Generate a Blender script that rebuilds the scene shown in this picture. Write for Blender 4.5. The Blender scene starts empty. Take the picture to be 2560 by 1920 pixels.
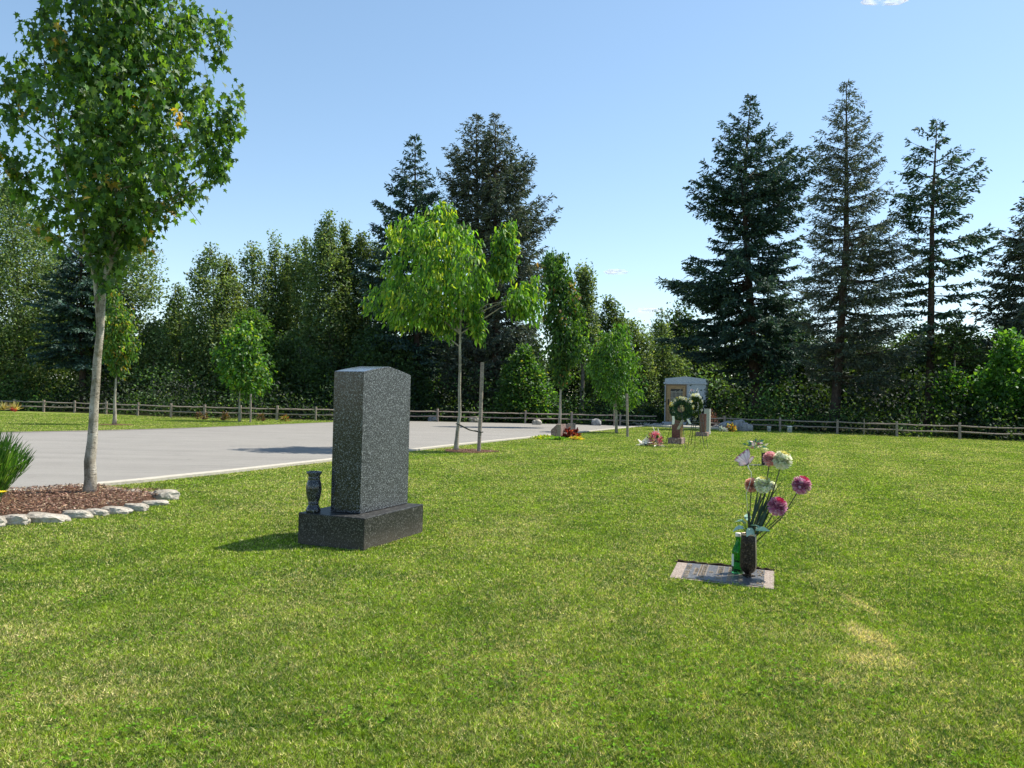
import bpy, bmesh, math, random
import numpy as np
from mathutils import Vector, Matrix, noise as mnoise
R = math.radians
random.seed(7)
rng = np.random.default_rng(11)
scene = bpy.context.scene
col = scene.collection

# ------------------------------------------------------------------ camera
F = 1923.0                       # focal length in photo pixels (2560 wide)
PITCH, ROLL, CAMH = R(1.40), R(1.30), 1.0
fw = Vector((0, math.cos(PITCH), math.sin(PITCH)))
u0 = Vector((0, -math.sin(PITCH), math.cos(PITCH)))
x0 = Vector((1, 0, 0))
rt = math.cos(ROLL) * x0 + math.sin(ROLL) * u0
up = -math.sin(ROLL) * x0 + math.cos(ROLL) * u0
cam_d = bpy.data.cameras.new('camera')
cam = bpy.data.objects.new('camera', cam_d)
col.objects.link(cam)
cam.matrix_world = Matrix(((rt.x, up.x, -fw.x, 0), (rt.y, up.y, -fw.y, 0), (rt.z, up.z, -fw.z, CAMH), (0, 0, 0, 1)))
cam_d.sensor_width = 36.0
cam_d.lens = F / 2560 * 36.0
cam_d.clip_start = 0.05
cam_d.clip_end = 6000
scene.camera = cam

# ------------------------------------------------------------------ sky, sun, exposure
SUN_EL, SUN_AZ = 57.0, 66.0      # azimuth measured from +Y towards +X
w = bpy.data.worlds.new("World"); scene.world = w; w.use_nodes = True
wn = w.node_tree; bgn = wn.nodes['Background']
sky = wn.nodes.new('ShaderNodeTexSky'); sky.sky_type = 'NISHITA'; sky.sun_disc = False
sky.sun_elevation = R(SUN_EL); sky.sun_rotation = R(SUN_AZ)
sky.altitude = 50; sky.air_density = 1.0; sky.dust_density = 0.25; sky.ozone_density = 1.0
sgm = wn.nodes.new('ShaderNodeGamma'); sgm.inputs[1].default_value = 0.88; wn.links.new(sky.outputs[0], sgm.inputs[0])
shs = wn.nodes.new('ShaderNodeHueSaturation'); shs.inputs['Hue'].default_value = .494; shs.inputs['Saturation'].default_value = 1.06; shs.inputs['Value'].default_value = 1.0; wn.links.new(sgm.outputs[0], shs.inputs['Color']); wn.links.new(shs.outputs[0], bgn.inputs[0]); bgn.inputs[1].default_value = 0.15
sl = bpy.data.lights.new('sun', 'SUN'); sl.energy = 5.0; sl.angle = R(0.53); sl.color = (1.0, 0.93, 0.80)
so = bpy.data.objects.new('sun', sl); col.objects.link(so)
sd = Vector((math.cos(R(SUN_EL)) * math.sin(R(SUN_AZ)), math.cos(R(SUN_EL)) * math.cos(R(SUN_AZ)), math.sin(R(SUN_EL))))
so.rotation_euler = sd.to_track_quat('Z', 'Y').to_euler(); so.location = sd * 60
scene.view_settings.view_transform = 'Standard'; scene.view_settings.look = 'None'
scene.view_settings.exposure = 0.70; scene.view_settings.gamma = 1.0
try: scene.view_settings.use_curve_mapping = False
except Exception: pass
scene.cycles.max_bounces = 8; scene.cycles.diffuse_bounces = 4; scene.cycles.transmission_bounces = 6; scene.cycles.transparent_max_bounces = 8

# ------------------------------------------------------------------ photo geometry helpers
def ray(px, py):
    return (fw + rt * ((px - 1280) / F) + up * ((960 - py) / F))
def G(px, py, z=0.0):            # point of the level z seen at a photo pixel
    d = ray(px, py); t = (z - CAMH) / d.z
    return Vector((d.x * t, d.y * t, z))
def AT(px, py, y):               # point at distance y seen at a photo pixel
    d = ray(px, py); t = y / d.y
    return Vector((d.x * t, y, CAMH + d.z * t))

# ------------------------------------------------------------------ object helpers
def props(o, label=None, cat=None, group=None, kind=None):
    if label: o['label'] = label
    if cat: o['category'] = cat
    if group: o['group'] = group
    if kind: o['kind'] = kind
    return o
def empty(name, loc, rz=0.0, label=None, cat=None, group=None):
    o = bpy.data.objects.new(name, None); col.objects.link(o)
    o.empty_display_size = 0.2; o.location = loc; o.rotation_euler = (0, 0, rz)
    return props(o, label, cat, group)
def link(name, me, m, parent=None):
    o = bpy.data.objects.new(name, me); col.objects.link(o)
    if m is not None and not me.materials: me.materials.append(m)
    if parent is not None: o.parent = parent
    return o
def mesh_np(name, V, loops, totals, cols=None, smooth=False):
    me = bpy.data.meshes.new(name)
    V = np.ascontiguousarray(V, dtype=np.float32); loops = np.ascontiguousarray(loops, dtype=np.int32)
    totals = np.ascontiguousarray(totals, dtype=np.int32)
    me.vertices.add(len(V)); me.vertices.foreach_set('co', V.ravel())
    me.loops.add(len(loops)); me.loops.foreach_set('vertex_index', loops)
    me.polygons.add(len(totals))
    starts = np.zeros(len(totals), np.int32); starts[1:] = np.cumsum(totals)[:-1]
    me.polygons.foreach_set('loop_start', starts); me.polygons.foreach_set('loop_total', totals)
    if smooth: me.polygons.foreach_set('use_smooth', np.ones(len(totals), bool))
    me.update(calc_edges=True)
    if cols is not None:
        a = me.color_attributes.new('Col', 'FLOAT_COLOR', 'POINT')
        c = np.ones((len(V), 4), np.float32); c[:, :3] = cols
        a.data.foreach_set('color', c.ravel())
    return me

class MB:
    """collects shapes of one part"""
    def __init__(s): s.v = []; s.f = []; s.c = []; s.cur = (1, 1, 1)
    def add(s, vs, fs):
        b = len(s.v); s.v += [tuple(v) for v in vs]; s.c += [s.cur] * len(vs)
        s.f += [tuple(b + i for i in f) for f in fs]; return s
    def box(s, c, d, M=None):
        hx, hy, hz = d[0] / 2, d[1] / 2, d[2] / 2
        vs = [Vector((c[0] + i * hx, c[1] + j * hy, c[2] + k * hz)) for k in (-1, 1) for i, j in ((-1, -1), (1, -1), (1, 1), (-1, 1))]
        if M: vs = [M @ v for v in vs]
        return s.add(vs, [(3, 2, 1, 0), (4, 5, 6, 7), (0, 1, 5, 4), (1, 2, 6, 5), (2, 3, 7, 6), (3, 0, 4, 7)])
    def tube(s, pts, rad, n=8, cap=True):
        pts = [Vector(p) for p in pts]
        if not hasattr(rad, '__len__'): rad = [rad] * len(pts)
        vs = []; fs = []
        t0 = (pts[1] - pts[0]).normalized(); a = t0.orthogonal().normalized()
        for i, p in enumerate(pts):
            t = (pts[min(i + 1, len(pts) - 1)] - pts[max(i - 1, 0)]).normalized()
            a = (a - t * a.dot(t))
            a = a.normalized() if a.length > 1e-6 else t.orthogonal().normalized()
            b = t.cross(a)
            for k in range(n):
                th = 2 * math.pi * k / n
                vs.append(p + (a * math.cos(th) + b * math.sin(th)) * rad[i])
        for i in range(len(pts) - 1):
            for k in range(n):
                k2 = (k + 1) % n
                fs.append((i * n + k, i * n + k2, (i + 1) * n + k2, (i + 1) * n + k))
        if cap: fs.append(tuple(range(n - 1, -1, -1))); fs.append(tuple((len(pts) - 1) * n + k for k in range(n)))
        return s.add(vs, fs)
    def lathe(s, prof, c=(0, 0, 0), n=28, caps=(True, True)):
        vs = []; fs = []
        for r, z in prof:
            for k in range(n):
                th = 2 * math.pi * k / n; vs.append((c[0] + r * math.cos(th), c[1] + r * math.sin(th), c[2] + z))
        for i in range(len(prof) - 1):
            for k in range(n):
                k2 = (k + 1) % n; fs.append((i * n + k, i * n + k2, (i + 1) * n + k2, (i + 1) * n + k))
        if caps[0]: fs.append(tuple(range(n - 1, -1, -1)))
        if caps[1]: fs.append(tuple((len(prof) - 1) * n + k for k in range(n)))
        return s.add(vs, fs)
    def prism(s, poly, z0, z1):   # poly in xy, extruded in z
        n = len(poly); vs = [(p[0], p[1], z0) for p in poly] + [(p[0], p[1], z1) for p in poly]
        fs = [tuple(range(n - 1, -1, -1)), tuple(range(n, 2 * n))] + [(i, (i + 1) % n, n + (i + 1) % n, n + i) for i in range(n)]
        return s.add(vs, fs)
    def build(s, name, m, parent=None, smooth=False, bevel=0.0, seg=2, colour=False):
        me = bpy.data.meshes.new(name); me.from_pydata(s.v, [], s.f)
        if colour:
            a = me.color_attributes.new('Col', 'FLOAT_COLOR', 'POINT')
            a.data.foreach_set('color', np.array([(c[0], c[1], c[2], 1) for c in s.c], np.float32).ravel())
        bm = bmesh.new(); bm.from_mesh(me)
        bmesh.ops.recalc_face_normals(bm, faces=bm.faces)
        if bevel > 0:
            es = [e for e in bm.edges if len(e.link_faces) == 2 and e.calc_face_angle(0) > 0.5]
            bmesh.ops.bevel(bm, geom=es, offset=bevel, segments=seg, affect='EDGES', profile=0.5)
        bm.to_mesh(me); bm.free()
        if smooth: me.polygons.foreach_set('use_smooth', [True] * len(me.polygons))
        return link(name, me, m, parent)

# ------------------------------------------------------------------ materials
class NT:
    def __init__(s, name):
        s.m = bpy.data.materials.new(name); s.m.use_nodes = True; s.t = s.m.node_tree
        s.t.nodes.clear(); s.out = s.t.nodes.new('ShaderNodeOutputMaterial')
    def n(s, typ, ins=None, **at):
        nd = s.t.nodes.new('ShaderNode' + typ)
        for k, v in at.items(): setattr(nd, k, v)
        for k, v in (ins or {}).items():
            if isinstance(v, bpy.types.NodeSocket): s.t.links.new(v, nd.inputs[k])
            else:
                if isinstance(v, tuple) and len(v) == 3 and nd.inputs[k].type == 'RGBA': v = (*v, 1)
                nd.inputs[k].default_value = v
        return nd
    def noise(s, scale, detail=3, rough=.5, vec=None, dist=0.0, typ=None):
        i = {'Scale': scale, 'Detail': detail, 'Roughness': rough, 'Distortion': dist}
        if vec is not None: i['Vector'] = vec
        return s.n('TexNoise', i).outputs[0]
    def ramp(s, fac, stops, interp='LINEAR'):
        r = s.n('ValToRGB', {'Fac': fac}); r.color_ramp.interpolation = interp
        e = r.color_ramp.elements
        while len(e) < len(stops): e.new(0.5)
        for q, (p, c) in zip(e, stops): q.position = p; q.color = (*c, 1) if len(c) == 3 else c
        return r.outputs[0]
    def mix(s, fac, a, b, blend='MIX'):
        m = s.n('MixRGB', {'Fac': fac, 'Color1': a, 'Color2': b}, blend_type=blend); return m.outputs[0]
    def math(s, op, a, b=0.0, c=0.0, clamp=False):
        return s.n('Math', {0: a, 1: b, 2: c}, operation=op, use_clamp=clamp).outputs[0]
    def pos(s): return s.n('NewGeometry').outputs['Position']
    def obj(s): return s.n('TexCoord').outputs['Object']
    def bump(s, h, strength=.3, dist=.01): return s.n('Bump', {'Height': h, 'Strength': strength, 'Distance': dist}).outputs[0]
    def bsdf(s, color, rough=.6, normal=None, metal=0.0, spec=.5, **kw):
        i = {'Base Color': color, 'Roughness': rough, 'Metallic': metal, 'Specular IOR Level': spec}
        if normal is not None: i['Normal'] = normal
        i.update(kw); b = s.n('BsdfPrincipled', i)
        s.t.links.new(b.outputs[0], s.out.inputs[0]); return s.m
    def fin(s, sh): s.t.links.new(sh, s.out.inputs[0]); return s.m

def m_plain(name, c, rough=.6, var=.25, scale=12, metal=0.0, spec=.4, bump=.15):
    t = NT(name); o = t.obj(); f = t.noise(scale, 4, .6, o)
    c2 = tuple(x * (1 - var) for x in c); c3 = tuple(min(1, x * (1 + var)) for x in c)
    k = t.ramp(f, [(.3, c2), (.7, c3)])
    return t.bsdf(k, rough, t.bump(t.noise(scale * 6, 3, .6, o), bump, .01), metal, spec)

def m_leaf(name, trans=.5, gloss=.03, tint=(1.5, 1.45, .45), rough=.55):
    t = NT(name); c = t.n('Attribute', attribute_name='Col').outputs['Color']
    d = t.n('BsdfDiffuse', {'Color': c}); tc = t.mix(1.0, c, (*tint, 1), 'MULTIPLY')
    tr = t.n('BsdfTranslucent', {'Color': tc})
    m = t.n('MixShader', {0: trans, 1: d.outputs[0], 2: tr.outputs[0]})
    fr = t.n('LayerWeight', {'Blend': .35}).outputs['Facing']
    f2 = t.math('MULTIPLY_ADD', fr, gloss * 1.6, gloss * .45)
    g = t.n('BsdfGlossy', {'Color': (.9, .95, 1.0, 1), 'Roughness': rough})
    return t.fin(t.n('MixShader', {0: f2, 1: m.outputs[0], 2: g.outputs[0]}).outputs[0])

def lawn_fac(t):
    """dry fraction of the turf, by place on the ground (worn, yellowed patches, plus light and dark mowing bands)"""
    p = t.pos()
    mp = t.n('Mapping', {'Vector': p, 'Scale': (1, .55, 1)}).outputs[0]
    a = t.noise(.55, 5, .62, mp); b = t.noise(3.1, 4, .6, p); c = t.noise(11.0, 3, .6, p)
    s = t.math('ADD', t.math('MULTIPLY', a, .56), t.math('ADD', t.math('MULTIPLY', b, .28), t.math('MULTIPLY', c, .16)))
    f = t.n('MapRange', {0: s, 1: .43, 2: .60}).outputs[0]
    sp = t.n('SeparateXYZ', {0: p})
    cr = t.math('ADD', t.math('MULTIPLY', sp.outputs[0], .93), t.math('MULTIPLY', sp.outputs[1], -.37))
    cr = t.math('ADD', cr, t.math('MULTIPLY', t.noise(.8, 2, .5, p), .35))
    st = t.math('MULTIPLY', t.math('SINE', t.math('MULTIPLY', cr, 5.2)), .34)  # mowing bands: light and dark of leaning blades put into the dry tone
    mk_ = t.n('MapRange', {0: t.noise(.25, 2, .5, p), 1: .40, 2: .62}).outputs[0]
    tot = t.math('ADD', f, t.math('MULTIPLY', st, mk_))
    for (px, py, rx, ry, am) in DRY:
        q = G(px, py)
        dx = t.math('DIVIDE', t.math('SUBTRACT', sp.outputs[0], q.x), rx)
        dy = t.math('DIVIDE', t.math('SUBTRACT', sp.outputs[1], q.y), ry)
        r2 = t.math('ADD', t.math('MULTIPLY', dx, dx), t.math('MULTIPLY', dy, dy))
        r2 = t.math('ADD', r2, t.math('MULTIPLY', t.math('SUBTRACT', b, .5), 1.6))
        e = t.math('MULTIPLY', t.math('SUBTRACT', 1.0, r2, clamp=True), am)
        tot = t.math('ADD', tot, e)
    return tot
DRY = [(2172, 1590, .10, .22, 2.6), (2200, 1650, .22, .14, 1.7), (2150, 1510, .05, .30, 2.2), (2120, 1700, .5, .12, .6), (2000, 1250, .5, .5, .5), (2230, 1420, .35, .3, .4), (1050, 1215, .5, .3, .4), (15, 1585, .3, .2, .9),
       (660, 1275, .55, .22, .35), (2050, 1330, .35, .3, .45), (1180, 1180, .9, .5, .3), (1230, 1085, 2.0, .25, .5), (1500, 1405, .5, .14, .3),
       (2380, 1135, 1.6, .8, .4), (1560, 1108, 2.2, .22, .55), (1240, 1800, .35, .12, .3), (300, 1740, .4, .12, .35)]
G_A, G_B, G_D = (.050, .140, .008), (.300, .440, .024), (.80, .69, .33)
def m_blade():
    t = NT('grass_blades'); f = lawn_fac(t)
    r = t.n('Attribute', attribute_name='Col').outputs['Color']; rs = t.n('SeparateColor', {0: r})
    green = t.mix(rs.outputs[0], (*G_A, 1), (*G_B, 1))
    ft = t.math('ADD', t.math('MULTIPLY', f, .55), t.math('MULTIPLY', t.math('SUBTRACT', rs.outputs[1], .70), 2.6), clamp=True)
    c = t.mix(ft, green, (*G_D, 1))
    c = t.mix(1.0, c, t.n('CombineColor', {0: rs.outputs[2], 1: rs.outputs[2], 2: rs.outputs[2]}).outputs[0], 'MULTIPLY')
    d = t.n('BsdfDiffuse', {'Color': c}); tr = t.n('BsdfTranslucent', {'Color': t.mix(1.0, c, (1.15, 1.15, .6, 1), 'MULTIPLY')})
    m = t.n('MixShader', {0: .4, 1: d.outputs[0], 2: tr.outputs[0]})
    g = t.n('BsdfGlossy', {'Color': (.9, .95, .85, 1), 'Roughness': .5})
    return t.fin(t.n('MixShader', {0: .03, 1: m.outputs[0], 2: g.outputs[0]}).outputs[0])
def m_ground():
    t = NT('turf_ground'); f = lawn_fac(t); p = t.pos()
    v = t.noise(60, 4, .75, p); v2 = t.noise(14, 4, .7, p); v3 = t.noise(.35, 3, .5, t.n('Mapping', {'Vector': p, 'Rotation': (0, 0, .35), 'Scale': (.6, 3.2, 1)}).outputs[0])
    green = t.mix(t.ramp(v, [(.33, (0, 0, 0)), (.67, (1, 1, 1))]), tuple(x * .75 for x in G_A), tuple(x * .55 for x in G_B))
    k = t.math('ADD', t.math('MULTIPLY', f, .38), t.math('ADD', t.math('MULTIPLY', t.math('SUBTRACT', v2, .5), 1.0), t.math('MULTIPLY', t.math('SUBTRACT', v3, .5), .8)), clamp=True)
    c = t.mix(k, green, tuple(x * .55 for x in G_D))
    h = t.math('ADD', v, t.math('MULTIPLY', t.noise(170, 3, .7, p), .6))
    return t.bsdf(c, .9, t.bump(h, .9, .03), spec=.1)

def m_asphalt():
    t = NT('asphalt'); p = t.pos()
    st = t.noise(.5, 4, .6, t.n('Mapping', {'Vector': p, 'Rotation': (0, 0, R(28)), 'Scale': (.35, 3.0, 1)}).outputs[0])
    a = t.noise(1.3, 4, .6, p); g = t.noise(240, 2, .7, p); g2 = t.noise(40, 3, .7, p)
    b = t.ramp(t.math('ADD', t.math('MULTIPLY', st, .65), t.math('MULTIPLY', a, .35)), [(.38, (.20, .188, .172)), (.5, (.25, .237, .217)), (.62, (.285, .27, .247))])
    c = t.mix(.55, b, t.ramp(g, [(.3, (.10, .097, .092)), (.55, (.235, .225, .21)), (.75, (.44, .42, .39))]))
    c = t.mix(t.ramp(g2, [(.60, (0, 0, 0)), (.74, (.5, .5, .5))]), c, (.16, .155, .15, 1))
    c = t.mix(t.ramp(t.noise(2.2, 5, .7, t.n('Mapping', {'Vector': p, 'Rotation': (0, 0, R(20)), 'Scale': (.18, 2.6, 1)}).outputs[0]), [(.56, (0, 0, 0)), (.66, (.45, .45, .45))]), c, (.13, .125, .12, 1))
    c = t.mix(t.ramp(t.noise(3.5, 2, .5, p), [(.70, (0, 0, 0)), (.76, (.5, .5, .5))]), c, (.09, .088, .085, 1))
    return t.bsdf(c, .88, t.bump(g, .5, .006), spec=.3)
def m_mulch():
    t = NT('bark_mulch'); p = t.pos(); n = t.noise(55, 4, .7, p, .8)
    c = t.ramp(n, [(.3, (.035, .018, .012)), (.48, (.11, .058, .038)), (.62, (.20, .12, .08)), (.75, (.36, .26, .18))])
    return t.bsdf(c, .9, t.bump(n, 1.0, .03), spec=.1)
def m_soil_shade():
    t = NT('soil_shade'); p = t.pos(); n = t.noise(30, 5, .7, p)
    return t.bsdf(t.ramp(n, [(.3, (.012, .008, .006)), (.7, (.05, .035, .024))]), .95, t.bump(n, .8, .03), spec=.1)
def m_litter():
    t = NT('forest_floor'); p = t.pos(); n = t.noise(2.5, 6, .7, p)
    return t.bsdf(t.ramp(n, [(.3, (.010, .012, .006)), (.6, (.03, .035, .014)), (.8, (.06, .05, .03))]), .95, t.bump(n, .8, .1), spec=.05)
def m_concrete():
    t = NT('kerb_concrete'); p = t.pos(); n = t.noise(22, 5, .7, p)
    return t.bsdf(t.ramp(n, [(.3, (.34, .315, .265)), (.7, (.52, .48, .41))]), .85, t.bump(t.noise(120, 3, .6, p), .4, .01), spec=.3)
def m_granite(name, dark, mid, light, scale=105, rough=.16, dirt=False, spec=.5, lo=.47, hi=.60, bump=.0):
    t = NT(name); o = t.obj()
    n1 = t.noise(scale, 3, .6, o, 1.1); n2 = t.noise(scale * 2.4, 2, .6, o, .6); v = t.n('TexVoronoi', {'Vector': o, 'Scale': scale * .75}).outputs['Distance']
    c = t.ramp(n1, [(lo, dark), ((lo + hi) / 2, mid), (hi, light), (min(.99, hi + .16), tuple(min(1, x * 1.6) for x in light))])
    c = t.mix(t.ramp(n2, [(.5, (0, 0, 0)), (.64, (.7, .7, .7))]), c, (*mid, 1))
    c = t.mix(t.ramp(v, [(.03, (.8, .8, .8)), (.09, (0, 0, 0))]), c, tuple(min(1, x * 1.3) for x in light) + (1,))
    r = rough
    if dirt:
        z = t.n('SeparateXYZ', {0: t.pos()}).outputs[2]
        k = t.math('MULTIPLY', t.ramp(t.math('ADD', z, t.math('MULTIPLY', t.noise(9, 4, .6, o), .12)), [(.05, (1, 1, 1)), (.19, (0, 0, 0))]), .5)
        c = t.mix(k, c, (.115, .095, .068, 1))
        r = t.math('ADD', rough, t.math('MULTIPLY', k, .6))
    nm = t.bump(n1, bump, .003) if bump else None
    return t.bsdf(c, r, nm, spec=spec)
def m_bark(name, a, b, c, moss=None, scale=9):
    t = NT(name); o = t.obj(); mp = t.n('Mapping', {'Vector': o, 'Scale': (1, 1, .45)}).outputs[0]
    n = t.noise(scale, 5, .65, mp); s = t.noise(scale * 4, 4, .7, t.n('Mapping', {'Vector': o, 'Scale': (1, 1, 2.2)}).outputs[0])
    k = t.ramp(n, [(.34, a), (.52, b), (.7, c)])
    k = t.mix(t.ramp(s, [(.56, (0, 0, 0)), (.63, (.85, .85, .85))]), k, tuple(x * .3 for x in a) + (1,))
    if moss: k = t.mix(t.ramp(t.noise(scale * .35, 4, .6, o), [(.52, (0, 0, 0)), (.62, (.8, .8, .8))]), k, (*moss, 1))
    return t.bsdf(k, .85, t.bump(s, .9, .012), spec=.2)
def m_wood():
    t = NT('weathered_cedar'); o = t.obj(); g = t.noise(3, 5, .6, t.n('Mapping', {'Vector': o, 'Scale': (1, 14, 14)}).outputs[0])
    c = t.ramp(g, [(.3, (.15, .12, .105)), (.5, (.27, .225, .195)), (.72, (.40, .345, .30))])
    return t.bsdf(c, .85, t.bump(g, .5, .02), spec=.15)
def m_vcol(name, rough=.6, spec=.3, trans=0.0):
    t = NT(name); c = t.n('Attribute', attribute_name='Col').outputs['Color']
    if trans:
        d = t.n('BsdfPrincipled', {'Base Color': c, 'Roughness': rough, 'Specular IOR Level': spec})
        tr = t.n('BsdfTranslucent', {'Color': c})
        return t.fin(t.n('MixShader', {0: trans, 1: d.outputs[0], 2: tr.outputs[0]}).outputs[0])
    return t.bsdf(c, rough, spec=spec)
def m_rock(name='rock', a=(.13, .11, .085), b=(.36, .325, .275), c=(.56, .525, .46)):
    t = NT(name); o = t.obj(); n = t.noise(7, 6, .7, o); s = t.noise(40, 4, .7, o)
    k = t.ramp(n, [(.3, a), (.5, b), (.68, c)]); k = t.mix(t.ramp(s, [(.55, (0, 0, 0)), (.72, (.6, .6, .6))]), k, tuple(x * .6 for x in a) + (1,))
    return t.bsdf(k, .9, t.bump(t.math('ADD', n, t.math('MULTIPLY', s, .3)), .7, .04), spec=.2)

M = dict(ground=m_ground(), blade=m_blade(), asphalt=m_asphalt(), mulch=m_mulch(), soil_shade=m_soil_shade(), litter=m_litter(), kerb=m_concrete(),
         granite=m_granite('black_granite', (.010, .011, .014), (.038, .042, .052), (.26, .28, .33), scale=120, lo=.48, hi=.63, spec=.45),
         granite_face=m_granite('honed_granite', (.008, .009, .011), (.045, .051, .057), (.34, .37, .39), scale=125, rough=.40, spec=.32, lo=.45, hi=.62),
         granite_base=m_granite('base_granite', (.010, .010, .010), (.032, .032, .032), (.20, .20, .19), rough=.42, dirt=True, lo=.48, hi=.64, spec=.3),
         leaf=m_leaf('leaf', .55), leaf_far=m_leaf('leaf_far', .5, .025, (1.3, 1.25, .5), .6), needle=m_leaf('needle', .18, .03, (1.1, 1.2, .7), .6), bright=m_leaf('leaf_bright', .55, .035),
         bark_maple=m_bark('maple_bark', (.17, .14, .10), (.40, .36, .295), (.66, .63, .57), (.10, .085, .03)),
         bark_young=m_bark('young_bark', (.20, .18, .14), (.36, .33, .27), (.48, .45, .38)),
         bark_dark=m_bark('conifer_bark', (.035, .025, .02), (.075, .055, .045), (.13, .10, .085)),
         bark_grey=m_bark('forest_bark', (.08, .07, .055), (.17, .155, .13), (.30, .28, .25)),
         wood=m_wood(), rock=m_rock(), rock_grey=m_rock('grey_rock', (.12, .12, .125), (.26, .26, .27), (.42, .42, .42)),
         petal=m_vcol('petal', .6, .25, .22), paint=m_vcol('coloured', .55, .3), dark_metal=m_plain('dark_metal', (.02, .025, .02), .45, .2, 20, .0, .5))

# ------------------------------------------------------------------ leaf templates: verts (across, along, up), faces
T_DIAM = ([(0, 0, 0), (.5, .45, .10), (0, 1, -.05), (-.5, .45, .10)], [(0, 1, 2), (0, 2, 3)])
T_LANCE = ([(0, 0, 0), (.42, .28, .07), (.40, .60, .02), (0, 1, -.22), (-.40, .60, .02), (-.42, .28, .07), (0, .45, -.03)],
           [(0, 1, 6), (1, 2, 6), (2, 3, 6), (3, 4, 6), (4, 5, 6), (5, 0, 6)])
def _maple():
    pts = [(0, 0), (.22, .12), (.52, .05), (.36, .30), (.72, .55), (.34, .52), (.22, .60), (0, 1.05)]
    full = pts + [(-x, y) for x, y in reversed(pts[1:-1])]
    vs = [(x, y, .12 * abs(x) - .16 * y * y) for x, y in full] + [(0, .32, -.02)]
    n = len(full); return (vs, [(i, (i + 1) % n, n) for i in range(n)])
T_MAPLE = _maple()
T_NEEDLE = ([(0, 0, 0), (.5, .3, 0), (.32, .85, -.03), (0, 1, -.06), (-.32, .85, -.03), (-.5, .3, 0)], [(0, 1, 2, 3), (0, 3, 4, 5)])
T_BLADE = ([(.5, 0, 0), (0, 1, 0), (-.5, 0, 0)], [(0, 1, 2)])
T_PETAL = ([(.22, 0, 0), (.5, .45, .0), (.34, .85, .12), (0, 1, .2), (-.34, .85, .12), (-.5, .45, .0), (-.22, 0, 0)], [(0, 1, 2, 3, 4, 5, 6)])
T_CHIP = ([(.5, 0, 0), (.4, 1, 0), (-.4, 1.1, .1), (-.5, .1, 0)], [(0, 1, 2, 3)])

def norm(a): return a / np.maximum(np.linalg.norm(a, axis=1, keepdims=True), 1e-9)
def scatter(T, P, Y, Z, L, W, C):
    """copies template T at points P, growing along Y, facing Z, length L, width W, colour C -> arrays"""
    tv = np.array(T[0], np.float32); Y = norm(Y); X = norm(np.cross(Y, Z)); Z = np.cross(X, Y)
    L = np.broadcast_to(np.asarray(L, np.float32), (len(P),)); W = np.broadcast_to(np.asarray(W, np.float32), (len(P),))
    V = (P[:, None, :] + X[:, None, :] * (tv[None, :, 0:1] * W[:, None, None]) + Y[:, None, :] * (tv[None, :, 1:2] * L[:, None, None])
         + Z[:, None, :] * (tv[None, :, 2:3] * L[:, None, None]))
    n, k = len(P), len(tv)
    lp = np.concatenate([np.array(f) for f in T[1]]); tt = np.array([len(f) for f in T[1]])
    loops = (lp[None, :] + (np.arange(n) * k)[:, None]).ravel(); tot = np.tile(tt, n)
    return V.reshape(-1, 3), loops, tot, np.repeat(C, k, axis=0)
def join(parts):
    V = []; L = []; Tt = []; C = []; b = 0
    for v, l, t, c in parts: V.append(v); L.append(l + b); Tt.append(t); C.append(c); b += len(v)
    return np.concatenate(V), np.concatenate(L), np.concatenate(Tt), np.concatenate(C)
def rdir(n): return norm(rng.normal(size=(n, 3)))
def palette(n, cols, wts, jit=.18):
    c = np.array(cols)[rng.choice(len(cols), n, p=np.array(wts) / sum(wts))]
    return np.clip(c * (1 + rng.normal(size=(n, 1)) * jit) * (1 + rng.normal(size=(n, 3)) * jit * .3), .003, 1)

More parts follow.
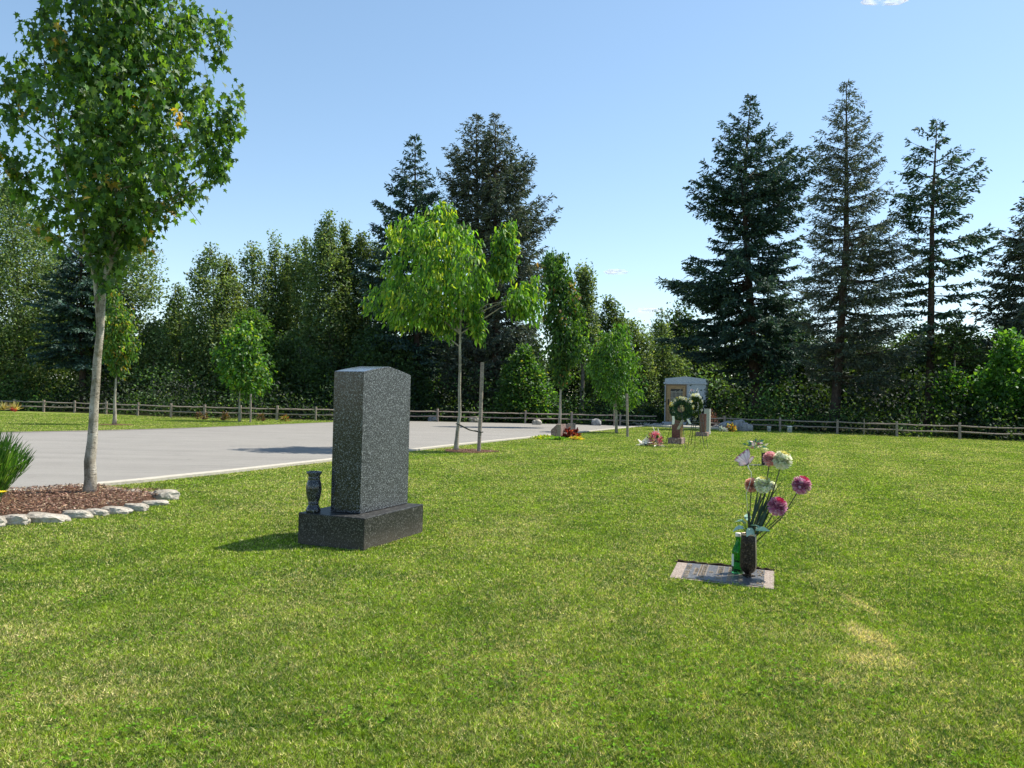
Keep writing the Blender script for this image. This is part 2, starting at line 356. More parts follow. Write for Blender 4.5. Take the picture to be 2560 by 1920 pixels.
# ------------------------------------------------------------------ broadleaf tree from its height/width outline
def rows_world(rows, depth):
    out = []
    for py, l, r in rows:
        a = AT(l, py, depth); b = AT(r, py, depth); out.append(((a.z + b.z) / 2, a.x, b.x))
    out.sort(); return np.array(out)
def broadleaf(name, label, cat, rowsets, depth, base, trunk_pts, r0, nclump, per, cl_r, T, leafL, leafW, cols, wts, mat, bark, group=None,
              hang=.5, limbs=14, dsc=.9, shell=.5, tips=None, side_twigs=0, grow=None, extra_limbs=()):
    root = empty(name, base, 0, label, cat, group); B = np.array(base)
    cen = []
    for rows, wgt in rowsets:
        rw = rows_world(rows, depth); n = int(nclump * wgt)
        hw = (rw[:, 2] - rw[:, 1]) / 2
        zz = np.linspace(rw[0, 0], rw[-1, 0], 200); wz = np.interp(zz, rw[:, 0], hw) ** 1.3 + .02
        z = rng.choice(zz, n, p=wz / wz.sum()) + rng.normal(size=n) * .02
        l = np.interp(z, rw[:, 0], rw[:, 1]); r = np.interp(z, rw[:, 0], rw[:, 2])
        cx = (l + r) / 2; h = (r - l) / 2
        rad = rng.random(n) ** shell; th = rng.random(n) * 2 * np.pi
        k = 1 - cl_r * .75 / np.maximum(h, cl_r * .8)
        cen.append(np.stack([cx + h * k * rad * np.cos(th), depth + h * k * rad * np.sin(th) * dsc, z], 1))
    cen = np.concatenate(cen)
    n = len(cen) * per
    ci = np.repeat(np.arange(len(cen)), per)
    sz = (cl_r * (.6 + .7 * rng.random(len(cen))))[ci]
    off = np.clip(rng.normal(size=(n, 3)), -1.45, 1.45) * np.stack([sz * .48, sz * .48, sz * .55], 1)
    P = cen[ci] + off
    out = norm(P - np.array([base[0], depth, cen[:, 2].mean()]) * np.array([1, 1, 0]) - np.array([0, 0, 1]) * P * 0 + 1e-6)
    out[:, 2] = 0
    Y = out * .7 + rng.normal(size=(n, 3)) * .55; Y[:, 2] -= hang * 1.3
    if grow: Y[:, 2] += grow
    Z = rng.normal(size=(n, 3)) * .75 + np.array([0, 0, 1.0])
    C = palette(n, cols, wts)
    cb = (1 + rng.normal(size=len(cen)) * .13)[ci][:, None]; C = np.clip(C * cb, .003, 1)
    if tips is not None:   # young coloured leaves at the ends of the shoots
        q = rng.random(len(cen)) < tips[1]; sel = q[ci] & (rng.random(n) < .6)
        C[sel] = np.array(tips[0]) * (1 + rng.normal(size=(sel.sum(), 1)) * .2)
    s = .65 + .6 * rng.random(n)
    V, lp, tt, CC = scatter(T, P, Y, Z, leafL * s, leafW * s, C)
    link('crown', mesh_np('crown', V - B, lp, tt, np.repeat(C, 0, 0) if False else CC), mat, root)
    # trunk and limbs
    mb = MB(); tp = [Vector(p) - Vector(base) for p in trunk_pts]
    m = len(tp); rr = [r0 * (1.25 if i == 0 else 1) * (1 - .85 * i / (m - 1)) for i in range(m)]
    pts = []; rs = []
    for i in range(m - 1):
        for k in range(4):
            f = k / 4; p = tp[i].lerp(tp[i + 1], f)
            if i or k: p = p + Vector((random.gauss(0, r0 * .10), random.gauss(0, r0 * .10), 0))
            pts.append(p); rs.append(rr[i] * (1 - f) + rr[i + 1] * f)
    pts.append(tp[-1]); rs.append(rr[-1])
    rs[0] = r0 * 1.35; mb.tube(pts, rs, 12)
    zlo = rw_lo = cen[:, 2].min() - B[2]
    for q in rng.choice(len(cen), min(limbs, len(cen)), replace=False):
        e = Vector(cen[q] - B)
        hz = max(zlo * .9, min(e.z - .3 * (Vector((e.x, e.y)).length) - .15, tp[-1].z * .95))
        a = min(range(len(pts)), key=lambda i: abs(pts[i].z - hz)); s0 = pts[a]
        mid = s0.lerp(e, .45) + Vector((0, 0, -.12 * (e - s0).length)) if hang < .9 else s0.lerp(e, .5) + Vector((0, 0, .1 * (e - s0).length))
        k = min(.62 * rs[a], r0 * .42)
        mb.tube([s0, s0.lerp(mid, .5), mid, mid.lerp(e, .6), e], [k, k * .8, k * .6, k * .35, k * .12], 6, False)
        for j in range(side_twigs):
            e2 = mid.lerp(e, random.random()); e3 = e2 + Vector(rdir(1)[0]) * .35; mb.tube([e2, e3], [k * .3, k * .1], 4, False)
    for lim in extra_limbs:
        lp_ = [Vector(p) - Vector(base) for p in lim]; mb.tube(lp_, [r0 * .5 * (1 - .8 * i / (len(lp_) - 1)) for i in range(len(lp_))], 7, False)
    mb.build('trunk', bark, root, smooth=True)
    return root

# ------------------------------------------------------------------ conifer from its outline
def conifer(name, label, rows, depth, base_px, trunk_px, r0, n_br, cols, wts, group=None, sprig=(.26, .085), dens=1.0, droop=.25, upt=.5, fill=1.0, base=None):
    b = base if base is not None else AT(base_px[0], base_px[1], depth); b = Vector((b.x, b.y, 0))
    root = empty(name, b, 0, label, 'conifer', group)
    rw = rows_world(rows, depth); tz = sorted([(AT(x, y, depth).z, AT(x, y, depth).x) for x, y in trunk_px])
    tz = np.array([(0, b.x)] + tz)
    tx = lambda z: np.interp(z, tz[:, 0], tz[:, 1])
    ztop = rw[-1, 0]; zbot = rw[0, 0]; H = ztop
    mb = MB(); hs = np.linspace(0, ztop * .995, 14)
    mb.tube([(tx(h) - b.x, 0, h) for h in hs], [max(.012, r0 * (1 - h / ztop) ** .8 * (1.25 if i == 0 else 1)) for i, h in enumerate(hs)], 10)
    Ps = []; Ys = []; Ls = []; Zs = []
    for i in range(n_br):
        wh = i // 6; nw = max(1, n_br // 6); u = min(.994, (wh + .5 + random.gauss(0, .16)) / nw); z = zbot + (ztop - zbot) * (max(.0, u) ** .92)
        az = (i % 6) / 6 * 2 * math.pi + wh * .9 + random.gauss(0, .25)
        le = max(.12, tx(z) - np.interp(z, rw[:, 0], rw[:, 1])); ri = max(.12, np.interp(z, rw[:, 0], rw[:, 2]) - tx(z))
        c = math.cos(az); L = 1.07 * (ri * (1 + c) / 2 + le * (1 - c) / 2) if abs(c) < .0 else (ri if c > 0 else le) * abs(c) ** .5 + .5 * (le + ri) * (1 - abs(c) ** .5)
        lf = random.choice((1.05, 1.0, .92, .8, .62)) * random.uniform(.9, 1.06); L = max(.12, L * lf)
        if random.random() > fill: continue
        rel = (z - zbot) / (ztop - zbot)
        el = .55 * rel ** 1.5 + random.gauss(0, .07) - droop * (1 - rel)     # start slope
        rise = L * (el + upt * .30 - .05); z = max(zbot * .6, z - max(-.6, rise) * .85)
        d = Vector((c, math.sin(az) * .95, 0)).normalized()
        n = 9; pts = []
        for k in range(n):
            s = k / (n - 1); dz = L * (el * s + (upt * .30) * s * s * s - .05 * s)
            pts.append(Vector((tx(z) - b.x, 0, z - .12 * L * 0)) + d * (L * s) + Vector((0, 0, dz)))
        # keep the tip near the outline's height
        mb.tube(pts, [max(.006, .022 * L ** .7 * (1 - .9 * k / (n - 1))) for k in range(n)], 4, False)
        side = Vector((-d.y, d.x, 0))
        m = int(max(8, L * 14) * dens)
        S = rng.random(m) ** .75 * .90 + .10
        for s in S:
            k = min(n - 2, int(s * (n - 1))); f = s * (n - 1) - k; p0 = pts[k].lerp(pts[k + 1], f)
            tl = ((1 - s) * .40 * L + .07 + .06 * L) * random.uniform(.6, 1.1); tl = min(tl, 1.25)
            sg = random.choice((-1, 1)); dd = (d * random.uniform(.5, 1.0) + side * sg * random.uniform(.3, 1.0)).normalized()
            q = max(2, int(tl / .055)); aa = np.linspace(.08, 1, q) * tl
            pp = np.array(p0)[None, :] + np.array(dd)[None, :] * aa[:, None]
            pp[:, 2] += -.34 * aa * aa - .06 * aa
            pp += rng.normal(size=(q, 3)) * .022
            yy = np.array(dd)[None, :] + rng.normal(size=(q, 3)) * .5; yy[:, 2] -= .22
            Ps.append(pp); Ys.append(yy)
    P = np.concatenate(Ps); Y = np.concatenate(Ys); n = len(P)
    Z = rng.normal(size=(n, 3)) * .8 + np.array([0, 0, 1.])
    C = palette(n, cols, wts, .2)
    s = .6 + .75 * rng.random(n)
    V, lp, tt, CC = scatter(T_NEEDLE, P, Y, Z, sprig[0] * .68 * s, sprig[1] * .72 * s, C)
    link('crown', mesh_np('crown', V, lp, tt, CC), M['needle'], root)
    mb.build('trunk', M['bark_dark'], root, smooth=True)
    return root

# ------------------------------------------------------------------ the setting
def sheet(name, pts, z, m, kind='structure', sub=False):
    mb = MB(); mb.add([(p[0], p[1], z) for p in pts], [tuple(range(len(pts)))])
    o = mb.build(name, m)
    bm = bmesh.new(); bm.from_mesh(o.data); bmesh.ops.triangulate(bm, faces=bm.faces)
    for f in bm.faces:
        if f.normal.z < 0: f.normal_flip()
    bm.to_mesh(o.data); bm.free()
    return props(o, kind=kind)
gm = MB(); gm.add([(-600, -200, 0), (600, -200, 0), (600, 1200, 0), (-600, 1200, 0)], [(0, 1, 2, 3)])
props(gm.build('ground', M['ground']), kind='structure')
near_px = [(20, 1231), (85, 1230), (209, 1216), (330, 1205), (440, 1193), (560, 1180.6), (690, 1166), (824.6, 1150.7), (1025.6, 1126), (1137, 1113), (1268, 1099.5), (1456, 1080), (1595, 1066.2), (1650, 1062.5)]
far_px = [(1650, 1060.5), (1550, 1060), (1313, 1056), (1094, 1052.5), (1000, 1052.5), (900, 1054), (828, 1056.5), (640, 1064), (440, 1072.5), (220, 1079), (20, 1082.5)]
near_w = [G(*p) for p in near_px]; far_w = [G(*p) for p in far_px]
nl = near_w[0] + Vector((-8, -1.8, 0)); nl2 = near_w[0] + Vector((-40, -16, 0))
fl = far_w[-1] + (far_w[-1] - far_w[-3]) * 1.5; fl2 = far_w[-1] + Vector((-40, -6, 0))
near_w = [nl2, nl] + near_w
road_poly = near_w + far_w + [fl, fl2]
sheet('road', road_poly, .004, M['asphalt'])
def ribbon(name, line, wdt, h, m, side=1, kind='structure', z0=-.02):
    mb = MB(); L = [Vector(p) for p in line]; vs = []
    for i, p in enumerate(L):
        t = (L[min(i + 1, len(L) - 1)] - L[max(i - 1, 0)]).normalized(); nn = Vector((t.y, -t.x, 0)) * side
        a = p; b = p + nn * wdt
        vs += [(a.x, a.y, z0), (a.x, a.y, h), (b.x, b.y, h), (b.x, b.y, z0)]
    fs = []
    for i in range(len(L) - 1):
        for k in range(3): fs.append((i * 4 + k, i * 4 + k + 1, (i + 1) * 4 + k + 1, (i + 1) * 4 + k))
    mb.add(vs, fs); return props(mb.build(name, m, bevel=.0), kind=kind)
def dens_line(line, step=.6):
    out = []
    for a, b in zip(line[:-1], line[1:]):
        n = max(1, int((b - a).length / step)); out += [a.lerp(b, k / n) for k in range(n)]
    return out + [line[-1]]
ribbon('kerb', dens_line(near_w[1:]), .17, .035, M['kerb'])
gv = NT('gravel_verge'); _p = gv.pos(); _n = gv.noise(25, 5, .75, _p)
m_verge = gv.bsdf(gv.ramp(_n, [(.3, (.09, .08, .07)), (.55, (.20, .18, .155)), (.75, (.33, .31, .27))]), .9, gv.bump(_n, .8, .03), spec=.1)
fw2 = [fl2, fl] + far_w[::-1][:6]
up_ = [p + Vector((0, .95 + .15 * math.sin(i * 2.3), 0)) for i, p in enumerate(fw2)]
sheet('gravel_verge', fw2 + up_[::-1], .008, m_verge)
# forest floor beyond the fences
lp_px = [(109, 1030), (186, 1032), (265, 1035.5), (344, 1039), (427, 1044), (511, 1045.5), (600, 1048), (692, 1050), (789, 1051.5), (888, 1052.5), (990, 1053), (1094, 1054.5), (1204, 1057), (1313, 1059), (1429, 1061.5), (1550, 1064)]
rp_px = [(1811, 1073), (1950, 1079), (2093, 1084.5), (2242, 1091.6), (2399.5, 1097.6), (2568, 1105)]
LP = [G(*p) for p in lp_px]; RP = [G(*p) for p in rp_px]
LP = [LP[0] + (LP[0] - LP[2]) * k for k in (1.5, 1.0, .5)] + LP
RP = RP + [RP[-1] + (RP[-1] - RP[-2]) * k for k in (1, 2)]
sheet('forest_floor', [LP[0] + Vector((-60, 30, 0))] + [p + Vector((0, .25, 0)) for p in LP] + [G(1650, 1066) + Vector((0, .3, 0))]
      + [p + Vector((0, .25, 0)) for p in RP] + [RP[-1] + Vector((80, -30, 0)), Vector((200, 300, 0)), Vector((-200, 300, 0))], .006, M['litter'])
# planting bed
bed_px = [(0, 1300), (60, 1298), (150, 1295), (215, 1288), (260, 1280), (310, 1272), (355, 1263), (405, 1251), (430, 1244), (415, 1236), (350, 1236), (300, 1232), (245, 1222), (170, 1223.5), (100, 1230.5), (40, 1235)]
bed_w = [G(*p) for p in bed_px]
bed_w = [bed_w[0] + Vector((-1.6, -.15, 0))] + bed_w + [bed_w[-1] + Vector((-1.6, -.35, 0))]
cb = sum(bed_w, Vector()) / len(bed_w)
mb = MB(); n = len(bed_w); vs = []
for sc, z in ((1, .0), (.93, .03), (.75, .05), (.5, .06), (.25, .065)):
    for p in bed_w: q = cb + (p - cb) * sc; vs.append((q.x, q.y, z + random.uniform(-.006, .006)))
vs.append((cb.x, cb.y, .065))
fs = [(k * n + i, k * n + (i + 1) % n, (k + 1) * n + (i + 1) % n, (k + 1) * n + i) for k in range(4) for i in range(n)] + [(4 * n + i, 4 * n + (i + 1) % n, 5 * n) for i in range(n)]
mb.add(vs, fs); props(mb.build('mulch_bed', M['mulch'], smooth=True), kind='structure')
def inpoly(X, Y, poly):
    r = np.zeros(len(X), bool); m = len(poly)
    for i in range(m):
        x1, y1 = poly[i][0], poly[i][1]; x2, y2 = poly[(i + 1) % m][0], poly[(i + 1) % m][1]
        if y1 == y2: continue
        c = ((y1 > Y) != (y2 > Y)) & (X < (x2 - x1) * (Y - y1) / (y2 - y1) + x1); r ^= c
    return r
ring_c = G(1172, 1128)
ring = [Vector((ring_c.x + .52 * (1 + .18 * math.sin(3 * a + 1) + random.uniform(-.1, .1)) * math.cos(a), ring_c.y + .62 * math.sin(a) * (1 + random.uniform(-.1, .1)), 0)) for a in np.linspace(0, 2 * math.pi, 26)[:-1]]
sheet('mulch_ring', ring, .010, M['mulch'])
ring2_c = G(286, 1062); sheet('mulch_patch', [Vector((ring2_c.x + .55 * math.cos(a), ring2_c.y + .6 * math.sin(a), 0)) for a in np.linspace(0, 6.28, 18)[:-1]], .009, M['mulch'])
# loose bark chips
k = 26000
xs = rng.uniform(min(p.x for p in bed_w), max(p.x for p in bed_w), k); ys = rng.uniform(min(p.y for p in bed_w), max(p.y for p in bed_w), k)
sel = inpoly(xs, ys, bed_w); xs, ys = xs[sel], ys[sel]
xr = rng.normal(size=900) * .33 + ring_c.x; yr = rng.normal(size=900) * .33 + ring_c.y
dc = np.minimum(1, np.hypot(xs - cb.x, (ys - cb.y) * 1.6) / 2.6)
Pz = np.concatenate([.062 - .045 * dc ** 2 + rng.random(len(xs)) * .012, .012 + rng.random(900) * .01])
P = np.stack([np.concatenate([xs, xr]), np.concatenate([ys, yr]), Pz], 1)
n = len(P); Y = rng.normal(size=(n, 3)); Y[:, 2] *= .25; Z = rng.normal(size=(n, 3)) * .45 + [0, 0, 1]
C = palette(n, [(.16, .080, .048), (.25, .15, .09), (.42, .31, .21), (.05, .027, .018)], [5, 4, 1.3, 2], .25)
V, lp, tt, CC = scatter(T_CHIP, P, Y, Z, .010 + .022 * rng.random(n) ** 2, .004 + .007 * rng.random(n), C)
props(link('bark_chips', mesh_np('bark_chips', V, lp, tt, CC), M['paint']), 'loose reddish brown bark chips covering the planting bed', 'bark chips', kind='stuff')

# ------------------------------------------------------------------ black granite headstone
R0 = G(909, 1377); Rf = G(1057, 1331); L0 = G(742, 1364)
ue = (Rf - R0); ue.z = 0; ulen = ue.length; ue.normalize(); we = Vector((-ue.y, ue.x, 0)); wlen = (L0 - R0).dot(we)
HB = .214
def proj_x(p):
    q = Vector(p) - Vector((0, 0, CAMH)); return 1280 + F * q.dot(rt) / q.dot(fw)
def solve_w(p0, px):
    lo_, hi_ = .05, 1.5
    for _ in range(40):
        m_ = (lo_ + hi_) / 2
        if proj_x(p0 + we * m_) > px: lo_ = m_
        else: hi_ = m_
    return m_
wlen = solve_w(R0, 743.5)
hs = empty('headstone', R0 + (ue * ulen + we * wlen) * .5, math.atan2(ue.y, ue.x), 'tall black speckled granite headstone with a peaked top on a wide granite base', 'headstone')
hb = MB(); hb.box((0, 0, HB / 2 - .01), (ulen, wlen, HB + .02)); hb.build('base', M['granite_base'], hs, bevel=.006)
a0 = G(900, 1286, HB) - hs.location; a1 = G(1019.7, 1254.6, HB) - hs.location; a2 = G(825.4, 1282.8, HB) - hs.location
loc = lambda v: (v.dot(ue), v.dot(we))
x1, y1 = loc(a0); x2, _ = loc(a1); y2 = y1 + solve_w(G(900, 1286, HB), 826)
x2 = min(x2, ulen / 2 - .03)
zt = CAMH + ray(908.5, 930).z / ray(908.5, 930).y * (a0 + hs.location).y
pk = (a0.lerp(a1, .5) + hs.location); zp = CAMH + ray(972.7, 917).z / ray(972.7, 917).y * pk.y
zr = CAMH + ray(1029, 938.6).z / ray(1029, 938.6).y * (a1 + hs.location).y
print('stone', ulen, wlen, x1, x2, y1, y2, zt, zp, zr)
ze = (zt + zr) / 2
mb = MB(); xm = (x1 + x2) / 2; nseg = 5; prof = [(x1, HB + .003), (x2, HB + .003), (x2, ze)]
for i in range(1, nseg): f = i / nseg; prof.append((x2 + (xm - x2) * f, ze + (zp - ze) * (f * 1.25 - .25 * f * f)))
prof.append((xm, zp))
for i in range(nseg - 1, 0, -1): f = i / nseg; prof.append((x1 + (xm - x1) * f, ze + (zp - ze) * (f * 1.25 - .25 * f * f)))
prof.append((x1, ze)); n = len(prof)
mb.add([(x, y1, z) for x, z in prof] + [(x, y2, z) for x, z in prof], [tuple(range(n))] + [tuple(range(2 * n - 1, n - 1, -1))] + [(i, (i + 1) % n, n + (i + 1) % n, n + i) for i in range(n)])
die = mb.build('tablet', M['granite'], hs, bevel=.003)
die.data.materials.append(M['granite_face'])
for p in die.data.polygons:
    if abs(p.normal.y) > .9: p.material_index = 1
# stone vase
vz = G(783, 1281, HB)
vprof = [(.040, 0), (.050, .003), (.051, .018), (.044, .032), (.036, .048), (.033, .054), (.038, .058), (.038, .063), (.034, .067), (.044, .095), (.052, .135), (.054, .165), (.050, .195), (.042, .218), (.038, .226), (.042, .231), (.042, .236), (.038, .241), (.043, .256), (.052, .266), (.053, .277), (.047, .279), (.036, .276), (.034, .22)]
mb = MB(); mb.lathe([(r, z) for r, z in vprof], n=36)
o = mb.build('stone_vase', M['granite'], smooth=True); o.location = vz + Vector((0, 0, .003)); props(o, 'dark granite flower vase standing on the base of the black headstone', 'vase')

# ------------------------------------------------------------------ flat grave marker with vase and bottle
m_pink = m_granite('pink_granite', (.13, .10, .08), (.25, .195, .16), (.38, .32, .27), scale=90, rough=.7, lo=.40, hi=.60)
m_bronze = m_granite('bronze_plate', (.06, .06, .065), (.12, .12, .125), (.24, .22, .19), scale=60, rough=.38, lo=.45, hi=.68)
m_letter = m_plain('worn_lettering', (.34, .27, .19), .5, .35, 60, .3, .4)
c00, c01, c11, c10 = [G(*p, .005) for p in ((1673.7, 1443), (1693.3, 1404.9), (1936.3, 1427.3), (1934.9, 1472))]
gmk = empty('grave_marker', (c00 + c11) / 2, 0, 'flat rectangular grave marker of pink granite with a dark lettered plate, set in the lawn', 'grave marker')
off = Vector(gmk.location); off.z = 0
def bil(u, v, z): q = c00.lerp(c10, u).lerp(c01.lerp(c11, u), v); return Vector((q.x - off.x, q.y - off.y, z - gmk.location.z))
def quad_slab(mb, u0_, u1_, v0_, v1_, z0, z1):
    vs = [bil(u0_, v0_, z0), bil(u1_, v0_, z0), bil(u1_, v1_, z0), bil(u0_, v1_, z0), bil(u0_, v0_, z1), bil(u1_, v0_, z1), bil(u1_, v1_, z1), bil(u0_, v1_, z1)]
    mb.add(vs, [(3, 2, 1, 0), (4, 5, 6, 7), (0, 1, 5, 4), (1, 2, 6, 5), (2, 3, 7, 6), (3, 0, 4, 7)])
mb = MB(); quad_slab(mb, 0, 1, 0, 1, -.03, .005); mb.build('border', m_pink, gmk, bevel=.003)
mb = MB(); quad_slab(mb, .115, .905, .035, .965, .0055, .009); mb.build('plate', m_bronze, gmk, bevel=.001, seg=1)
mb = MB()
def glyph_row(u0_, u1_, v0_, v1_, cell, fill=.9):
    v = v0_
    while v < v1_ - cell:
        if random.random() < fill:
            for _ in range(random.choice((2, 3, 3))):
                if random.random() < .5: a = random.uniform(v, v + cell * .55); quad_slab(mb, u0_, u1_, a, a + cell * .16, .009, .0125)
                else: a = random.uniform(u0_, u1_ - (u1_ - u0_) * .2); quad_slab(mb, a, a + (u1_ - u0_) * .16, v, v + cell * .62, .009, .0122)
        v += cell
glyph_row(.125, .175, .06, .93, .085, 1)
for u in (.215, .262, .285, .335, .44, .50, .55, .60): quad_slab(mb, u, u + .004, .06 if u != .215 else .25, .93 if u != .215 else .72, .009, .0125)
glyph_row(.222, .250, .27, .70, .042, .95); glyph_row(.268, .281, .06, .93, .036, .85); glyph_row(.295, .328, .06, .93, .042, .95)
glyph_row(.452, .492, .12, .93, .05, .9); glyph_row(.552, .592, .10, .93, .05, .9); glyph_row(.66, .70, .1, .9, .05, .9)
for a in range(6):
    t_ = a * math.pi / 3; quad_slab(mb, .385 + .018 * math.cos(t_) - .003, .385 + .018 * math.cos(t_) + .003, .5 + .05 * math.sin(t_) - .012, .5 + .05 * math.sin(t_) + .012, .009, .0125)
quad_slab(mb, .372, .398, .495, .507, .009, .013)
for _ in range(26): a = random.uniform(.83, .895); b = random.uniform(.55, .9); quad_slab(mb, a, a + .010, b, b + .03, .009, .013)
for _ in range(26): a = random.uniform(.83, .895); b = random.uniform(.08, .35); quad_slab(mb, a, a + .010, b, b + .03, .009, .013)
mb.build('lettering', m_letter, gmk)
# dark earth strip and bank, standing in for the shadow gap behind the slab
so_pts = [c01 + Vector((-.02, .04, 0)), c11 + Vector((.014, .045, 0)), c10 + Vector((.010, -.0, 0)), c10, c11, c01]
sheet('soil_shade', so_pts, .003, M['soil_shade'])
mb = MB()
for (a, b_, w_) in ((c01, c11, .026),):
    nn = Vector((b_.y - a.y, a.x - b_.x, 0)).normalized(); nn = nn if nn.dot(a - (c00 + c11) / 2) > 0 else -nn; K = 24; vs = []
    for i in range(K + 1):
        p = a.lerp(b_, i / K) + nn * (.006 + random.uniform(-.003, .003)); q = p + nn * w_; h = .014 + random.uniform(-.008, .006)
        vs += [(p.x, p.y, -.01), (p.x, p.y, h), (q.x, q.y, h), (q.x, q.y, -.01)]
    mb.add(vs, [(i * 4 + k, i * 4 + k + 1, i * 4 + k + 5, i * 4 + k + 4) for i in range(K) for k in range(3)])
props(mb.build('soil_edge', M['soil_shade']), kind='structure')
Vb = G(1870, 1441, .010)
vs_ = empty('bronze_vase', Vb, R(-12), 'tall dark hammered bronze vase standing on the flat grave marker', 'vase')
m_hammer = NT('hammered_bronze'); _o = m_hammer.obj(); _v = m_hammer.noise(110, 2, .5, _o, .5)
m_hammer = m_hammer.bsdf(m_hammer.ramp(_v, [(.3, (.012, .008, .006)), (.55, (.034, .024, .018)), (.72, (.14, .105, .08))]), .42, m_hammer.bump(_v, 1.0, .006), .6)
m_rim = m_plain('worn_brass', (.50, .38, .29), .4, .2, 30, .5)
mb = MB(); bp = [(.018, .0), (.020, .006), (.019, .018), (.026, .026), (.040, .040), (.0475, .062), (.048, .09), (.0465, .15), (.044, .20), (.0425, .246), (.040, .248), (.038, .244), (.040, .15), (.036, .06), (.01, .05)]
mb.lathe(bp, n=40, caps=(True, True)); mb.build('body', m_hammer, vs_, smooth=True)
mb = MB(); mb.lathe([(.0425, .243), (.0448, .2455), (.0448, .2495), (.0425, .252), (.0405, .2495)], n=40, caps=(False, False)); mb.build('rim', m_rim, vs_, smooth=True)
mb = MB()
for a in (-.62, -.50, 2.5):
    mb.tube([Vector(((r + .0012) * math.cos(a), (r + .0012) * math.sin(a), z)) for r, z in bp[3:10]], .0032, 6)
mb.build('rib', m_rim, vs_, smooth=True)
mb = MB()
for a in (.3, 2.4, 4.5):
    c = Vector((.034 * math.cos(a), .034 * math.sin(a), .003)); mb.tube([Vector((0.012 * math.cos(a), .012 * math.sin(a), .004)), c, c * 1.35 + Vector((0, 0, -.002))], [.006, .007, .002], 6)
mb.build('foot', m_hammer, vs_, smooth=True)
# bottle
Bb = G(1844, 1432.5, .010)
bo = empty('bottle', Bb, 0, 'green glass bottle with a white cap standing left of the bronze vase', 'bottle')
g = NT('green_glass'); gl = g.n('BsdfPrincipled', {'Base Color': (.13, .50, .19, 1), 'Roughness': .03, 'IOR': 1.35, 'Transmission Weight': .96})
g.fin(gl.outputs[0]); m_glass = g.m
mb = MB(); s_ = .236 / .215
op = [(.030, 0), (.0325, .004), (.0325, .115), (.0300, .128), (.0225, .145), (.0170, .158), (.0145, .172), (.0125, .205), (.0125, .216)]
ip = [(.011, .214), (.011, .2), (.0125, .172), (.0150, .158), (.0205, .144), (.0280, .127), (.0302, .115), (.0302, .010), (.02, .007)]
mb.lathe([(r * s_, z * s_) for r, z in op + ip], n=36); mb.build('glass', m_glass, bo, smooth=True)
mb = MB(); mb.lathe([(.0150 * s_, .199 * s_), (.0155 * s_, .201 * s_), (.0155 * s_, .2165 * s_), (.0145 * s_, .2185 * s_)], n=30); mb.build('cap', m_plain('white_cap', (.78, .74, .70), .4, .04), bo, smooth=True)
for a_c in (math.pi * 1.02, -.28):
    mb = MB()
    for k in range(8):
        a, b = a_c - .52 + k * .13, a_c - .52 + (k + 1) * .13; r = .0327 * s_
        mb.add([(r * math.cos(a), r * math.sin(a), .040 * s_), (r * math.cos(b), r * math.sin(b), .040 * s_), (r * math.cos(b), r * math.sin(b), .105 * s_), (r * math.cos(a), r * math.sin(a), .105 * s_)], [(0, 1, 2, 3)])
    mb.build('label', m_plain('paper_label', (.62, .68, .62), .6, .05), bo, smooth=True)

# flowers in the bronze vase
def fib(n):
    i = np.arange(n) + .5; ph = np.arccos(1 - 2 * i / n); th = np.pi * (1 + 5 ** .5) * i
    return np.stack([np.cos(th) * np.sin(ph), np.sin(th) * np.sin(ph), np.cos(ph)], 1)
def pompom_arrays(c, r, cols, wts, n=190, centre=None, axis=(0, 0, 1), open_=.35):
    D = fib(n) + rng.normal(size=(n, 3)) * .05; D = norm(D); ax = np.array(axis, float); ax /= np.linalg.norm(ax)
    P = np.array(c) + D * r * .60
    T_ = ax[None, :] - D * (D @ ax)[:, None]
    Y = D * .9 + T_ * open_ + rng.normal(size=(n, 3)) * .12; Z = D * .35 + norm(T_ + 1e-4) * -1 + rng.normal(size=(n, 3)) * .15
    C = palette(n, cols, wts, .10)
    if centre is not None:
        s = (D @ ax) > .80; C[s] = np.array(centre) * (1 + rng.normal(size=(s.sum(), 1)) * .1)
    return scatter(T_PETAL, P, Y, Z, r * .42 * (.9 + .25 * rng.random(n)), r * (.30 if n > 100 else .42) * (.9 + .25 * rng.random(n)), C)
def sphere_arrays(c, r, colr, n=80):
    D = fib(n); return scatter(T_DIAM, np.array(c) + D * r * .0 + D * r * .9 - 0, np.cross(D, [0.1, .2, 1.]), D, r * .9, r * .9, np.tile(np.array(colr), (n, 1)))
def stem_mesh(pts, r, m, parent, name='stem'):
    mb = MB(); mb.tube(pts, r, 7); return mb.build(name, m, parent, smooth=True)
m_stem = m_plain('stem_olive', (.09, .085, .035), .55, .2, 30); m_stem_g = m_plain('stem_green', (.035, .10, .03), .5, .2, 30)
yv = Vb.y; mouth = Vb + Vector((0, 0, .235))
def pom(px, py, rpx, dy, label, cols, wts, centre, n=330):
    c = AT(px, py, yv + dy); r = rpx / F * (yv + dy)
    root = empty('artificial_flower', c, 0, label, 'flower', 'ball flowers in the bronze vase')
    ax = (c - mouth).normalized() * .6 + Vector((0, -.25, .7))
    arr = join([pompom_arrays((0, 0, 0), r, cols, wts, n, centre, ax), sphere_arrays((0, 0, 0), r * .55, tuple(x * .5 for x in cols[0]))])
    link('petals', mesh_np('petals', *arr[:3], arr[3]), M['petal'], root)
    e = mouth + Vector((random.uniform(-.02, .02), random.uniform(-.015, .015), -.06)) - c; mid = e * .5 + Vector(((-e.x) * .10, 0, -.01))
    st = -Vector(ax).normalized() * r * .5
    stem_mesh([st, mid.lerp(st, .55), mid, e], [.0032, .0034, .0036, .0036], m_stem, root)
PK = [(.80, .34, .38), (.86, .52, .52), (.90, .68, .64)]; CR = [(.84, .87, .62), (.90, .90, .76), (.74, .80, .52)]; MG = [(.60, .20, .38), (.74, .38, .54), (.86, .62, .72)]
